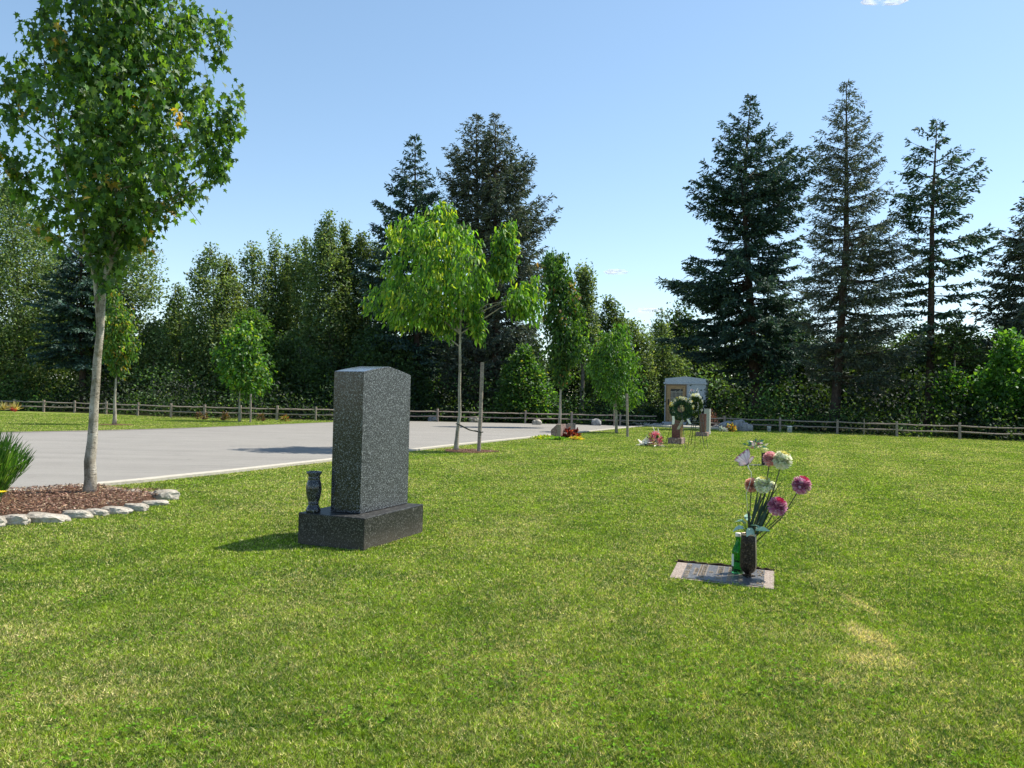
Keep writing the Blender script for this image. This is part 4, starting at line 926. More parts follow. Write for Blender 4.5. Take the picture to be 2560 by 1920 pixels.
for k in range(60): a_ = random.random() * 6.28; q = random.random() * .27; mb.tube([Vector((.02 * math.cos(a_), .02 * math.sin(a_), 0)), Vector((q * .5 * math.cos(a_), q * .5 * math.sin(a_), .25)), Vector((q * math.cos(a_), q * math.sin(a_), max(.1, .50 - q * .7)))], [.004, .003, .0015], 4, False)
mb.build('stem', m_stem_g, r)
for px, py, rp, lab in ((4, 1231, 10, 'upper yellow flower at the left edge of the bed'), (2, 1264, 13, 'lower yellow flower at the left edge of the bed')):
    y_ = G(0, 1275).y; c = AT(px, py, y_); o = empty('yellow_flower', c, 0, lab, 'flower'); n = 16; th = np.linspace(0, 6.283, n + 1)[:-1]
    Y = np.stack([np.cos(th), np.sin(th), .12 + 0 * th], 1); V = scatter(T_PETAL, Y * .008, Y, np.tile([0, 0, 1.], (n, 1)), rp / F * y_ * 1.05, .018, palette(n, [(.80, .52, .01), (.85, .65, .03)], [1, 1], .05)); link('petals', mesh_np('petals', *V[:3], V[3]), M['petal'], o)
    stem_mesh([Vector((0, 0, 0)), Vector((-.02, .02, -(c.z) * .6)), Vector((-.05, .03, -c.z))], .003, m_stem_g, o)

# ------------------------------------------------------------------ wreaths on easels
def tripod(name, apex, feet, label, bar=.45):
    c = Vector(((feet[0] + feet[1]) / 2).to_tuple()); c.z = 0; root = empty(name, c, 0, label, 'easel', 'wire easels in front of the red headstone')
    for f in feet: mb = MB(); mb.tube([apex - c, f - c + Vector((0, 0, .0))], .0075, 5); mb.build('leg', M['dark_metal'], root)
    mb = MB(); a = apex.lerp(feet[0], 1 - bar) - c; b = apex.lerp(feet[1], 1 - bar) - c; mb.tube([a, b], .006, 5); mb.build('crossbar', M['dark_metal'], root); return root
ye = G(1700, 1118).y
E1 = (AT(1700, 990, ye + .2), [G(1664, 1108.5), G(1713.5, 1122), G(1700, 1117)])
tripod('easel', E1[0], E1[1], 'wire easel carrying the round dark wreath, farthest left of the three')
E2 = (AT(1741, 1000, ye + .3), [G(1720, 1115.5), G(1761.5, 1121.5), G(1737, 1116.5)]); tripod('easel', E2[0], E2[1], 'wire easel carrying the arched white flower spray, between the other two')
E3 = (AT(1745, 985, ye + .7), [G(1727, 1113), G(1770, 1120), G(1751, 1106)]); tripod('easel', E3[0], E3[1], 'rear wire easel with the tall pink and white sprig')
def wreath(name, c, ro, ri, squash, label, fl_cols, top_bias, n_fl, greens, tail=None):
    root = empty(name, c, 0, label, 'wreath', 'wreaths on the easels'); n = 2600; a = rng.random(n) * 6.283; b = rng.random(n) * 6.283; rr = (ro + ri) / 2; t = (ro - ri) / 2
    N_ = np.stack([np.cos(a) * np.cos(b), np.sin(b) * .9 + 0 * a, np.sin(a) * np.cos(b)], 1); cen = np.stack([np.cos(a) * rr, 0 * a, np.sin(a) * rr * squash], 1); P = cen + N_ * t * .85
    V = scatter(T_LANCE, P, N_ + np.stack([-np.sin(a), 0 * a, np.cos(a)], 1) * .8 + rng.normal(size=(n, 3)) * .5, N_ + rng.normal(size=(n, 3)) * .4, .055, .022, palette(n, greens, [3, 2, 1], .2)); link('foliage', mesh_np('foliage', *V[:3], V[3]), M['needle'], root)
    ps = []
    for k in range(n_fl):
        an = random.gauss(math.pi / 2 + top_bias, .85); q = np.array([math.cos(an) * ro * .93, random.uniform(-.10, -.0), math.sin(an) * ro * squash * .95]) + rng.normal(size=3) * .02
        ps.append(pompom_arrays(q, random.uniform(.022, .038), [random.choice(fl_cols)], [1], 16, axis=(0, -1, .3)))
    a_ = join(ps); link('flowers', mesh_np('flowers', *a_[:3], a_[3]), M['petal'], root); return root
GR = [(.02, .065, .032), (.04, .105, .048), (.11, .18, .05)]
wc = AT(1703, 1022, ye + .02)
w1 = wreath('wreath', wc, 26.5 / F * ye * 1.05, 12 / F * ye, 1.0, 'round dark green wreath with cream and yellow flowers on its upper rim', [(.85, .82, .62), (.82, .62, .10), (.86, .84, .74), (.70, .72, .40)], .15, 60, GR)
a = join([pompom_arrays(q, .035, [(.86, .78, .50), (.82, .58, .20)], [3, 1], 16, axis=(0, -1, 0)) for q in ([-.0, -.02, .02], [.02, -.03, -.03], [.0, -.03, .06], [.025, -.03, .01])]); link('centre_flowers', mesh_np('centre_flowers', *a[:3], a[3]), M['petal'], w1)
def strip(mb, pts, wd):
    vs = []
    for p in pts: vs += [Vector(p) - Vector((wd / 2, 0, 0)), Vector(p) + Vector((wd / 2, 0, 0))]
    mb.add(vs, [(2 * i, 2 * i + 1, 2 * i + 3, 2 * i + 2) for i in range(len(pts) - 1)])
mb = MB(); P_ = lambda x, y, d=-.06: AT(x, y, wc.y + d) - wc
strip(mb, [P_(1683, 1040), P_(1684, 1049), P_(1683, 1058), P_(1682, 1061)], .062); mb.build('ribbon', m_white, w1); mb = MB(); strip(mb, [P_(1719, 1047), P_(1722, 1053), P_(1726, 1060)], .055); mb.build('ribbon', m_white, w1)
mb = MB(); strip(mb, [P_(1707, 1050, -.08), P_(1701, 1062, -.1), P_(1695, 1073.5, -.11)], .07); mb.build('sash', m_plain('tan_sash', (.36, .33, .24), .6), w1)
wc2 = AT(1738, 1014, ye + .22)
w2 = wreath('wreath', wc2, 17 / F * ye, 4 / F * ye, 1.75, 'tall arched green wreath with white flowers, behind the round one', [(.84, .84, .72), (.86, .86, .82), (.75, .72, .30)], -.25, 46, [(.03, .06, .015), (.06, .12, .02), (.12, .18, .04)])
a = join([pompom_arrays(np.array(AT(x, y, wc2.y - .1) - wc2), .030, [(.86, .85, .82)], [1], 14) for x, y in ((1745, 1008), (1746, 1015), (1745, 1019), (1741, 1028), (1736, 1029), (1743, 1024), (1735, 1050), (1739, 1049))]); link('white_flowers', mesh_np('white_flowers', *a[:3], a[3]), M['petal'], w2)
w3c = AT(1738, 982, ye + .5); w3 = empty('flower_sprig', w3c, 0, 'thin sprig of pink and white blooms above the wreaths', 'flowers')
ps = [pompom_arrays(np.array(AT(x, y, w3c.y) - w3c), .026, [cc], [1], 14) for x, y, cc in ((1725, 981, (.82, .74, .66)), (1727, 976, (.84, .78, .70)), (1730, 975, (.62, .22, .22)), (1734, 976.5, (.8, .6, .5)), (1744, 973, (.86, .85, .8)), (1745, 979, (.86, .85, .8)), (1742, 977, (.84, .82, .78)), (1724, 984, (.7, .68, .55)))]
a = join(ps); link('blooms', mesh_np('blooms', *a[:3], a[3]), M['petal'], w3)
mb = MB()
for x, y in ((1725, 981), (1730, 975), (1744, 973), (1742, 977)): mb.tube([AT(x, y, w3c.y) - w3c, AT(1738, 1000, w3c.y) - w3c], .005, 4)
mb.build('stem', m_stem_g, w3)

# ------------------------------------------------------------------ buckets, stakes, far shed
def bucket(px, pyb, hpx, label):
    b = G(px, pyb); h = hpx / F * b.y; o = empty('bucket', b, 0, label, 'bucket', 'white pails by the right fence'); r = h * .42
    mb = MB(); mb.lathe([(r * .86, 0), (r * .98, h * .9), (r * 1.05, h * .91), (r * 1.05, h * .96), (r * 1.0, h), (r * .94, h), (r * .82, .02)], n=24); mb.build('body', m_plain('white_plastic', (.80, .80, .80), .4, .03), o, smooth=True)
    mb = MB(); mb.tube([Vector((r * 1.07 * math.cos(t), -r * .35 - .0, h * .92 - abs(math.sin(t)) * h * .30)) for t in np.linspace(0, math.pi, 9)], .005, 5); mb.build('handle', M['dark_metal'], o)
    mb = MB(); mb.add([(r * 1.0 * math.cos(t), r * 1.0 * math.sin(t) - .002, z) for t in np.linspace(-2.3, -1.6, 5) for z in (h * .3, h * .6)], [(2 * i, 2 * i + 2, 2 * i + 3, 2 * i + 1) for i in range(4)]); mb.build('label', m_plain('bucket_print', (.16, .22, .30), .5), o)
bucket(1922.5, 1078.5, 12, 'white plastic bucket in the shade, left of the second fence post'); bucket(1974, 1081, 15.5, 'brighter white plastic bucket right of the second fence post')
mb = MB(); p = G(2160, 1088); mb.box((0, 0, .32), (.028, .028, .70)); o = mb.build('thin_stake', M['wood'], bevel=.004, seg=1); o.location = p; props(o, 'thin pale wooden stake against the right fence', 'stake')
def stake(px, pyb, pyt, pxt, wd, label, name='wooden_stake'):
    b = G(px, pyb); t = AT(pxt, pyt, b.y); o = empty(name, b, 0, label, 'stake'); mb = MB(); e = t - b; mb.tube([Vector((0, 0, -.05)), e * .5 + Vector((.004, 0, 0)), e], wd, 10); q = mb.build('shaft', M['wood'], o, smooth=False); return o, b, t
st1 = stake(1197, 1129, 906, 1206, .038, 'thick round wooden stake beside the young tree with drooping leaves')
stake(1569, 1092, 984, 1567, .042, 'wooden stake right of the thin tree near the mausoleum'); stake(626, 1056, 985, 627, .035, 'wooden stake right of the small maple on the far lawn'); stake(1535, 1066, 1000, 1535, .022, 'grey post standing left of the thin tree trunk by the fence')
tie = G(1197, 1129); A = AT(1146, 1061, tie.y); B = AT(1200, 1080, tie.y)
mb = MB(); mb.tube([A, A.lerp(B, .5) + Vector((0, 0, -.03)), B], .016, 6); mb.tube([A + Vector((.0, -.04, .01)), A + Vector((-.045, 0, .01)), A + Vector((0, .05, .01))], .014, 5); mb.tube([B + Vector((0, -.055, 0)), B + Vector((.055, 0, 0)), B + Vector((0, .055, 0))], .014, 5)
props(mb.build('tree_tie', M['dark_metal'], smooth=True), 'dark strap tying the young tree to its stake', 'strap')
A = AT(1541, 1048, G(1541, 1081).y); B = AT(1568, 1056, G(1569, 1092).y); mb = MB(); mb.tube([A, A.lerp(B, .5) + Vector((0, 0, -.03)), B], .013, 5); props(mb.build('tree_tie', M['dark_metal']), 'thin dark strap between the thin tree and its stake near the mausoleum', 'strap')
sh = AT(185, 985, 52); o = empty('shed', Vector((sh.x, 52, 0)), .1, 'white shed glimpsed between the tree trunks at the far left', 'shed')
mb = MB(); mb.box((0, 1.3, .95), (3.1, 2.6, 1.9)); mb.build('wall', m_plain('white_siding', (.80, .80, .80), .5, .05), o, bevel=.02); mb = MB(); mb.add([(-1.7, -.15, 1.9), (1.7, -.15, 1.9), (1.7, 2.75, 1.9), (-1.7, 2.75, 1.9), (-1.7, 1.3, 2.45), (1.7, 1.3, 2.45)], [(0, 1, 5, 4), (3, 4, 5, 2), (0, 4, 3), (1, 2, 5), (0, 3, 2, 1)]); mb.build('roof', m_plain('pale_roof', (.7, .7, .7), .5), o)

# ------------------------------------------------------------------ lawn trees
GM = [(.050, .115, .028), (.075, .16, .035), (.115, .225, .042), (.22, .34, .05)]
mtree_rows = [(-420, 300, 340), (-300, 250, 400), (-150, 180, 450), (0, 135, 515), (60, 95, 538), (110, 98, 540), (170, 85, 535), (229, 65, 555), (266, 50, 582), (320, 42, 578), (360, 45, 552), (420, 55, 522), (485, 60, 505), (540, 115, 460), (573, 150, 420), (618, 185, 370), (660, 210, 325), (690, 228, 300), (706, 245, 280)]
SHOOTS = [([(y0 - 6, x0 - 3, x0 + 3), (y0 + 40, x0 - 14, x0 + 14), (y1, x0 - 34 + dx, x0 + 34 + dx)], .009) for x0, dx, y0, y1 in ((75, 15, 55, 220), (38, 25, 150, 260), (15, 25, 190, 330), (8, 30, 330, 440), (140, 20, 0, 150), (215, 5, -40, 110), (548, -10, 60, 180), (585, -25, 235, 320), (570, -30, 300, 370), (50, 35, 440, 500), (120, 25, -60, 100), (552, -25, 390, 450), (300, 0, -460, -300), (110, 40, 540, 600))]
yb = G(222, 1246).y
broadleaf('maple_tree', 'large maple with a mottled pale trunk rising from the mulch bed at the left', 'tree', [(mtree_rows, .86)] + SHOOTS, yb, G(222, 1246), [G(222, 1246), AT(233, 1060, yb), AT(248, 850, yb), AT(262, 700, yb), AT(290, 540, yb), AT(300, 300, yb), AT(300, -200, yb)],
          .049, 1080, 14, .15, T_MAPLE, .076, .052, GM, [4, 5, 3.5, 1.4], M['leaf'], M['bark_maple'], hang=.85, limbs=60, tips=((.42, .30, .07), .03), side_twigs=1, shell=.62, dsc=.85,
          extra_limbs=[[AT(248, 815, yb), AT(238, 700, yb), AT(205, 560, yb - .1), AT(150, 380, yb - .2), AT(110, 150, yb - .2)], [AT(262, 700, yb), AT(300, 600, yb), AT(340, 470, yb + .1), AT(380, 300, yb)]])
yb = G(1140, 1126).y; yrows = [(507, 1105, 1132), (521, 1075, 1148), (540, 1036, 1160), (562, 975, 1175), (582, 950, 1195), (615, 950, 1220), (644, 960, 1245), (685, 950, 1270), (710, 940, 1272), (734, 915, 1245), (759, 892, 1210), (783, 910, 1185), (808, 975, 1160)]
YG = [(.055, .145, .022), (.095, .225, .03), (.17, .33, .045), (.34, .46, .06)]
broadleaf('young_tree', 'young staked tree with drooping bright green pointed leaves behind the black headstone', 'tree',
          [(yrows, .80), ([(555, 1260, 1290), (575, 1240, 1304), (600, 1225, 1303), (640, 1225, 1300), (690, 1215, 1290)], .16), ([(695, 1320, 1350), (715, 1280, 1362), (740, 1240, 1372), (765, 1250, 1370), (795, 1320, 1350)], .10), ([(755, 1165, 1200), (790, 1155, 1222), (820, 1170, 1220), (848, 1190, 1215)], .06), ([(790, 1075, 1135), (815, 1060, 1145), (845, 1100, 1150)], .05)],
          yb, G(1140, 1126), [G(1140, 1126), AT(1142, 1090, yb), AT(1149, 1040, yb), AT(1150, 900, yb), AT(1151, 770, yb), AT(1140, 650, yb), AT(1120, 540, yb)], .046, 470, 17, .19, T_LANCE, .140, .052, YG, [3, 5, 4, 1.2], M['bright'], M['bark_young'], hang=.95, limbs=26, tips=((.34, .44, .05), .12), shell=.5, dsc=.9,
          extra_limbs=[[AT(1151, 800, yb), AT(1200, 780, yb), AT(1245, 760, yb), AT(1300, 735, yb)], [AT(1148, 830, yb), AT(1120, 770, yb), AT(1050, 720, yb)]])
yb = G(1399, 1070).y
broadleaf('columnar_maple', 'tall narrow maple with a thin pale trunk rising behind the slant markers', 'tree', [([(632, 1352, 1412), (660, 1344, 1432), (720, 1344, 1452), (780, 1345, 1468), (850, 1350, 1484), (880, 1350, 1480), (910, 1362, 1450), (940, 1378, 1432), (958, 1388, 1416)], 1)],
          yb, G(1399, 1070), [G(1399, 1070), AT(1401, 1000, yb), AT(1403, 930, yb), AT(1400, 780, yb), AT(1390, 660, yb)], .055, 420, 22, .30, T_LANCE, .155, .085, [(.035, .095, .02), (.055, .135, .025), (.09, .19, .035), (.16, .27, .04)], [4, 4, 2, 1], M['leaf'], M['bark_young'], hang=.8, limbs=10, tips=((.34, .20, .07), .06))
yb = G(1541, 1082).y
broadleaf('young_tree', 'thin young tree with spreading light crown between the boulder and the mausoleum', 'tree', [([(815, 1545, 1575), (840, 1490, 1590), (880, 1462, 1600), (940, 1455, 1618), (980, 1480, 1625), (1010, 1515, 1610)], 1)],
          yb, G(1541, 1082), [G(1541, 1082), AT(1540, 1000, yb), AT(1541, 930, yb), AT(1545, 830, yb)], .045, 260, 18, .30, T_LANCE, .14, .065, [(.05, .13, .022), (.08, .19, .03), (.14, .27, .04)], [4, 4, 2], M['bright'], M['bark_young'], hang=.7, limbs=10)
yb = G(286, 1062).y
broadleaf('columnar_tree', 'thin columnar tree with orange tinged leaves on the far lawn behind the maple trunk', 'tree', [([(738, 275, 298), (760, 250, 322), (800, 232, 345), (850, 234, 352), (890, 246, 342), (920, 270, 320), (938, 284, 300)], 1)],
          yb, G(286, 1062), [G(286, 1062), AT(287, 1000, yb), AT(291, 930, yb), AT(290, 760, yb)], .055, 210, 20, .24, T_LANCE, .12, .06, [(.05, .13, .02), (.10, .21, .03), (.20, .28, .035), (.36, .26, .05)], [4, 3.5, 2, .7], M['bright'], M['bark_young'], hang=.8, limbs=8)
yb = G(599, 1054).y
broadleaf('small_maple', 'small round maple on a thin stem on the far lawn in front of the fence', 'tree', [([(812, 605, 640), (832, 560, 652), (878, 525, 668), (920, 528, 680), (940, 538, 692), (965, 562, 682), (986, 598, 645)], 1)],
          yb, G(599, 1054), [G(599, 1054), AT(599, 1010, yb), AT(602, 960, yb), AT(612, 850, yb)], .050, 260, 18, .30, T_LANCE, .15, .10, [(.045, .125, .02), (.075, .19, .028), (.13, .27, .035), (.26, .34, .04)], [4, 4, 2, 1], M['bright'], M['bark_young'], hang=.55, limbs=8)

# ------------------------------------------------------------------ woods behind the fence
WD = [(.085, .145, .055), (.125, .20, .075), (.18, .26, .10), (.28, .35, .18)]
def wood_tree(rows, depth, px, label, n=230, per=36, cl=.55, leaf=(.17, .11), cols=WD, wts=(4, 4, 3, 1.2), grp=None, cat='tree', name='poplar_tree', r0=.12, tips=None, hang=.15, limbs=12, mat='leaf_far', grow=.25):
    rows = [(r[0], r[1] - 5 * min(i, 4), r[2] + 5 * min(i, 4)) for i, r in enumerate(rows)]; n = int(n * 1.25)
    b = AT(px, 1060, depth); b.z = 0; ty = min(r[0] for r in rows)
    return broadleaf(name, label, cat, [(rows, 1)], depth, b, [b, AT(px + 2, 900, depth), AT(px, (900 + ty) / 2, depth), AT((rows[0][1] + rows[0][2]) / 2, ty + 12, depth)], r0, n, per, cl, T_DIAM, leaf[0], leaf[1], cols, list(wts), M[mat], M['bark_grey'], grp, hang=hang, limbs=limbs, shell=.45, tips=tips, grow=grow)
gP = 'poplars and broadleaf trees behind the left fence'
wood_tree([(462, 0, 30), (520, -40, 95), (600, -90, 150), (700, -110, 190), (850, -110, 195), (985, -90, 190)], 46, 44, 'big dark poplar at the far left edge, behind the maple crown', 1050, 42, .75, grp=gP, r0=.2, limbs=30)
wood_tree([(560, 250, 320), (610, 215, 385), (645, 200, 410), (700, 195, 400), (745, 190, 402), (780, 185, 350), (900, 180, 360), (990, 180, 370)], 44, 300, 'leafy poplar filling the gap just right of the maple trunk', 420, 42, .65, grp=gP, r0=.17, limbs=20)
wood_tree([(713, 438, 452), (735, 425, 468), (770, 418, 478), (830, 405, 492), (900, 390, 505), (990, 385, 510)], 47, 448, 'small poplar with a nodding tip, lowest of the left row', 200, 34, .5, grp=gP)
wood_tree([(778, 378, 392), (810, 362, 405), (850, 345, 425), (950, 335, 440), (1000, 330, 440)], 44, 385, 'low bushy poplar beside the small nodding one', 150, 34, .5, grp=gP)
wood_tree([(611, 523, 532), (635, 508, 545), (665, 488, 562), (700, 478, 580), (760, 470, 590), (850, 465, 600), (990, 470, 600)], 45, 535, 'poplar with a feathery pointed top above the small maple', 330, 38, .5, grp=gP)
wood_tree([(641, 560, 572), (670, 548, 592), (720, 540, 606), (800, 535, 615), (950, 535, 625)], 46, 568, 'poplar with a rounder top just right of the feathery one', 240, 34, .5, grp=gP, cols=[(.10, .15, .045), (.13, .18, .05), (.16, .21, .06)], wts=(3, 3, 2))
wood_tree([(597, 622, 634), (625, 614, 652), (655, 600, 665), (720, 590, 680), (850, 585, 690), (990, 585, 690)], 48, 632, 'poplar with two close tips left of the middle of the row', 300, 34, .5, grp=gP)
wood_tree([(589, 680, 694), (615, 672, 700), (650, 672, 706), (700, 665, 712), (850, 655, 725), (990, 650, 730)], 49, 688, 'slender poplar with a tall knob shaped tip', 240, 32, .45, grp=gP)
wood_tree([(618, 712, 722), (645, 706, 728), (700, 702, 735), (850, 695, 745)], 50, 717, 'thin poplar between two slender ones, shorter than both', 170, 30, .42, grp=gP)
wood_tree([(612, 736, 748), (640, 730, 754), (700, 724, 764), (850, 715, 775), (990, 715, 780)], 49, 743, 'slender poplar left of the tallest group', 190, 30, .45, grp=gP)
wood_tree([(582, 758, 770), (610, 752, 776), (660, 748, 784), (720, 742, 795), (850, 740, 800), (990, 740, 800)], 48, 764, 'poplar with a small round cap at the foot of the tallest one', 220, 32, .45, grp=gP)
wood_tree([(535, 817, 832), (558, 800, 838), (580, 790, 842), (615, 780, 858), (680, 772, 872), (780, 768, 885), (900, 765, 895), (990, 765, 895)], 46, 825, 'tallest poplar of the left row, with a leaning tip', 520, 40, .5, grp=gP, r0=.15, limbs=20)
wood_tree([(563, 858, 868), (590, 852, 873), (640, 850, 880), (720, 845, 890)], 47, 864, 'thin upright poplar shoot right of the tallest', 130, 30, .42, grp=gP)
wood_tree([(577, 890, 906), (600, 880, 940), (640, 872, 960), (720, 868, 975), (850, 865, 985), (990, 865, 985)], 47, 905, 'pale broad poplar touching the dark fir', 420, 38, .55, grp=gP, cols=[(.055, .095, .035), (.085, .135, .05), (.12, .18, .07)], wts=(3, 4, 2))
wood_tree([(842, 700, 740), (880, 650, 800), (940, 640, 850), (1010, 640, 870)], 42, 750, 'low dark tree behind the fence left of the headstone', 320, 34, .6, grp=gP, cols=[(.05, .10, .03), (.08, .14, .04)], wts=(3, 2))
wood_tree([(788, 610, 660), (810, 585, 680), (850, 580, 690), (900, 575, 700), (960, 570, 700)], 41, 640, 'bright leafy tree behind the small maple', 260, 30, .5, grp=gP, cols=[(.05, .13, .02), (.08, .18, .03), (.14, .25, .04)], wts=(3, 4, 2))
wood_tree([(830, 900, 960), (870, 880, 1040), (940, 870, 1080), (1020, 870, 1090)], 43, 985, 'dark low tree under the firs behind the headstone', 420, 36, .6, grp=gP, cols=[(.045, .095, .03), (.07, .13, .04)], wts=(3, 2))
wood_tree([(870, 1290, 1318), (900, 1268, 1350), (940, 1252, 1362), (985, 1245, 1380), (1020, 1245, 1400), (1048, 1250, 1405)], 39.5, 1300, 'bright bushy maple behind the fence left of the columnar maple', 330, 30, .42, (.17, .11), cols=[(.035, .10, .018), (.06, .15, .025), (.11, .22, .04), (.20, .24, .045)], wts=(4, 4, 2, .6), name='bushy_tree', mat='bright', r0=.06)
wood_tree([(668, 1440, 1478), (690, 1432, 1488), (730, 1430, 1484), (790, 1435, 1490), (900, 1430, 1500)], 44, 1455, 'poplar peeping out right of the columnar maple top', 200, 32, .5, grp=gP)
wood_tree([(755, 1505, 1540), (785, 1488, 1562), (840, 1478, 1570), (920, 1470, 1590), (1020, 1460, 1600)], 46, 1520, 'rounded poplar in the open gap left of the mausoleum', 330, 34, .55, grp=gP, cols=[(.055, .10, .035), (.09, .15, .05), (.13, .19, .07)], wts=(3, 4, 2))
wood_tree([(800, 1545, 1600), (830, 1540, 1630), (900, 1540, 1640), (1030, 1560, 1650)], 50, 1590, 'far rounded tree in the gap, right of the rounded poplar', 260, 32, .6, grp=gP)
wood_tree([(783, 1645, 1662), (810, 1630, 1672), (850, 1615, 1690), (930, 1600, 1720), (1040, 1600, 1720)], 52, 1655, 'far slim trees at the right end of the gap, under the spruce bough', 260, 32, .6, grp=gP)
gB = 'bright maples growing by the right fence'
wood_tree([(838, 2500, 2535), (870, 2488, 2580), (920, 2490, 2640), (950, 2455, 2680), (1000, 2465, 2680), (1060, 2480, 2680)], 31.5, 2560, 'bright green maple cut off by the right edge of the photo', 380, 24, .38, (.19, .14), cols=[(.05, .15, .022), (.085, .21, .03), (.15, .29, .04)], wts=(4, 4, 2), name='bushy_tree', mat='bright', grp=gB, r0=.05)
wood_tree([(925, 2372, 2395), (945, 2345, 2420), (975, 2330, 2425), (1010, 2340, 2430), (1050, 2350, 2430)], 33, 2385, 'small bright maple sapling at the foot of the bare trunked fir', 120, 22, .32, (.17, .12), cols=[(.04, .12, .02), (.08, .19, .03), (.18, .28, .04)], wts=(4, 3, 1), name='bushy_tree', mat='bright', grp=gB, r0=.03)

CN = [(.030, .066, .055), (.048, .098, .075), (.072, .128, .086), (.11, .165, .09)]; CN2 = [(.056, .082, .064), (.086, .112, .082), (.125, .145, .098), (.18, .18, .11)]
R1r = [(232, 1870, 1884), (262, 1858, 1890), (307, 1786, 1905), (328, 1800, 1948), (364, 1778, 1965), (378, 1782, 2022), (415, 1756, 2066), (456, 1720, 2000), (492, 1724, 2039), (517, 1720, 2000), (560, 1780, 1990), (588, 1790, 2005), (616, 1772, 2000), (660, 1700, 1990), (693, 1630, 2010), (775, 1676, 2020), (840, 1650, 2040), (880, 1642, 2040), (905, 1750, 2040), (940, 1790, 2000), (965, 1800, 1980)]
conifer('spruce_tree', 'broad dark spruce right of the mausoleum, left one of the three tall conifers', R1r, 43.5, (1889, 1060), [(1889, 1019), (1872, 690), (1858, 475), (1878, 232)], .30, 210, CN, [4, 4, 2, .8], 'tall conifers behind the right fence', (.30, .10), 1.15, .30, .55)
R2r = [(200, 2112, 2120), (225, 2098, 2140), (245, 2084, 2150), (293, 2060, 2176), (327, 2045, 2186), (356, 2030, 2205), (378, 2040, 2212), (401, 2026, 2205), (452, 2040, 2208), (514, 2020, 2222), (577, 2010, 2280), (650, 2003, 2282), (750, 2000, 2300), (850, 1995, 2305), (930, 2020, 2280), (960, 2040, 2240)]
conifer('fir_tree', 'tallest conifer, greyish fir with a thin pointed top in the middle of the three', R2r, 37, (2083, 1060), [(2087, 1041), (2100, 850), (2116, 600), (2116, 200)], .24, 270, CN2, [3, 4, 2.5, 1], 'tall conifers behind the right fence', (.24, .065), 1.15, .12, .7, .95)
R3r = [(301, 2338, 2348), (316, 2298, 2355), (361, 2265, 2378), (392, 2270, 2425), (437, 2245, 2462), (460, 2240, 2462), (506, 2232, 2440), (543, 2250, 2400), (577, 2290, 2484), (628, 2250, 2470), (650, 2290, 2470), (707, 2240, 2460), (760, 2230, 2450), (850, 2260, 2440), (930, 2270, 2420)]
conifer('fir_tree', 'fir with a partly bare trunk and ragged gaps, right one of the three tall conifers', R3r, 36.5, (2323, 1060), [(2325, 973), (2331, 520), (2343, 300)], .22, 104, CN, [3, 4, 3, 1.4], 'tall conifers behind the right fence', (.28, .10), 1.15, .18, .35, .92)
conifer('fir_tree', 'dark fir cut off by the right edge of the photo', [(400, 2592, 2608), (480, 2560, 2650), (545, 2542, 2680), (577, 2505, 2700), (628, 2492, 2720), (690, 2475, 2740), (747, 2452, 2760), (850, 2432, 2780), (930, 2440, 2780), (1000, 2460, 2760)], 36, (2600, 1060), [(2600, 700)], .26, 200, CN2, [4, 4, 2, .7], 'tall conifers behind the right fence', (.28, .09), 1.1, .25, .4)
conifer('young_fir', 'low yellow green fir below the ragged tall one', [(800, 2370, 2380), (820, 2345, 2430), (860, 2340, 2470), (900, 2345, 2490), (950, 2340, 2500), (1020, 2340, 2500)], 35.2, (2385, 1060), [(2385, 900)], .10, 110, [(.04, .085, .02), (.07, .12, .025), (.12, .17, .03)], [3, 3, 2], None, (.24, .08), 1.2, .2, .1)
F1r = [(335, 1034, 1040), (358, 1018, 1056), (396, 1004, 1062), (426, 992, 1075), (442, 978, 1085), (465, 966, 1100), (485, 960, 1105), (516, 925, 1115), (535, 940, 1120), (558, 944, 1120), (620, 936, 1120), (655, 895, 1120), (700, 885, 1130), (760, 890, 1130), (850, 900, 1130), (940, 920, 1120)]
conifer('fir_tree', 'dark fir with a thin tip left of the broad double fir', F1r, 44, (1045, 1060), [(1042, 900), (1037, 335)], .22, 210, CN, [5, 4, 1.5, .4], 'firs behind the young tree', (.30, .10), 1.1, .15, .4)
conifer('fir_tree', 'left stem of the broad double fir behind the young tree', [(284, 1186, 1194), (306, 1158, 1215), (332, 1150, 1230), (364, 1122, 1250), (406, 1100, 1260), (425, 1084, 1260), (470, 1112, 1260), (520, 1092, 1260), (600, 1090, 1270), (750, 1080, 1280), (900, 1080, 1280), (985, 1090, 1270)], 43, (1195, 1060), [(1195, 700), (1190, 280)], .27, 290, CN2, [4, 4, 2, .7], 'firs behind the young tree', (.28, .085), 1.1, .05, .8)
conifer('fir_tree', 'right stem of the broad double fir behind the young tree', [(283, 1234, 1242), (315, 1215, 1267), (328, 1210, 1298), (364, 1200, 1305), (399, 1190, 1338), (445, 1190, 1344), (488, 1180, 1368), (511, 1180, 1388), (545, 1180, 1372), (569, 1170, 1362), (600, 1170, 1345), (613, 1170, 1400), (650, 1180, 1385), (750, 1180, 1370), (900, 1180, 1350), (985, 1180, 1330)], 42, (1240, 1060), [(1240, 700), (1238, 279)], .27, 300, CN2, [4, 4, 2, .7], 'firs behind the young tree', (.28, .085), 1.1, .05, .8)
conifer('fir_tree', 'dark conifer hidden behind the maple trunk at the far left', [(575, 195, 210), (620, 165, 245), (700, 120, 300), (780, 90, 320), (860, 80, 330), (930, 90, 320)], 42.5, (212, 1060), [(206, 950), (203, 600)], .22, 150, CN, [5, 4, 1.5, .4], None, (.30, .10), 1.15, .35, .2)
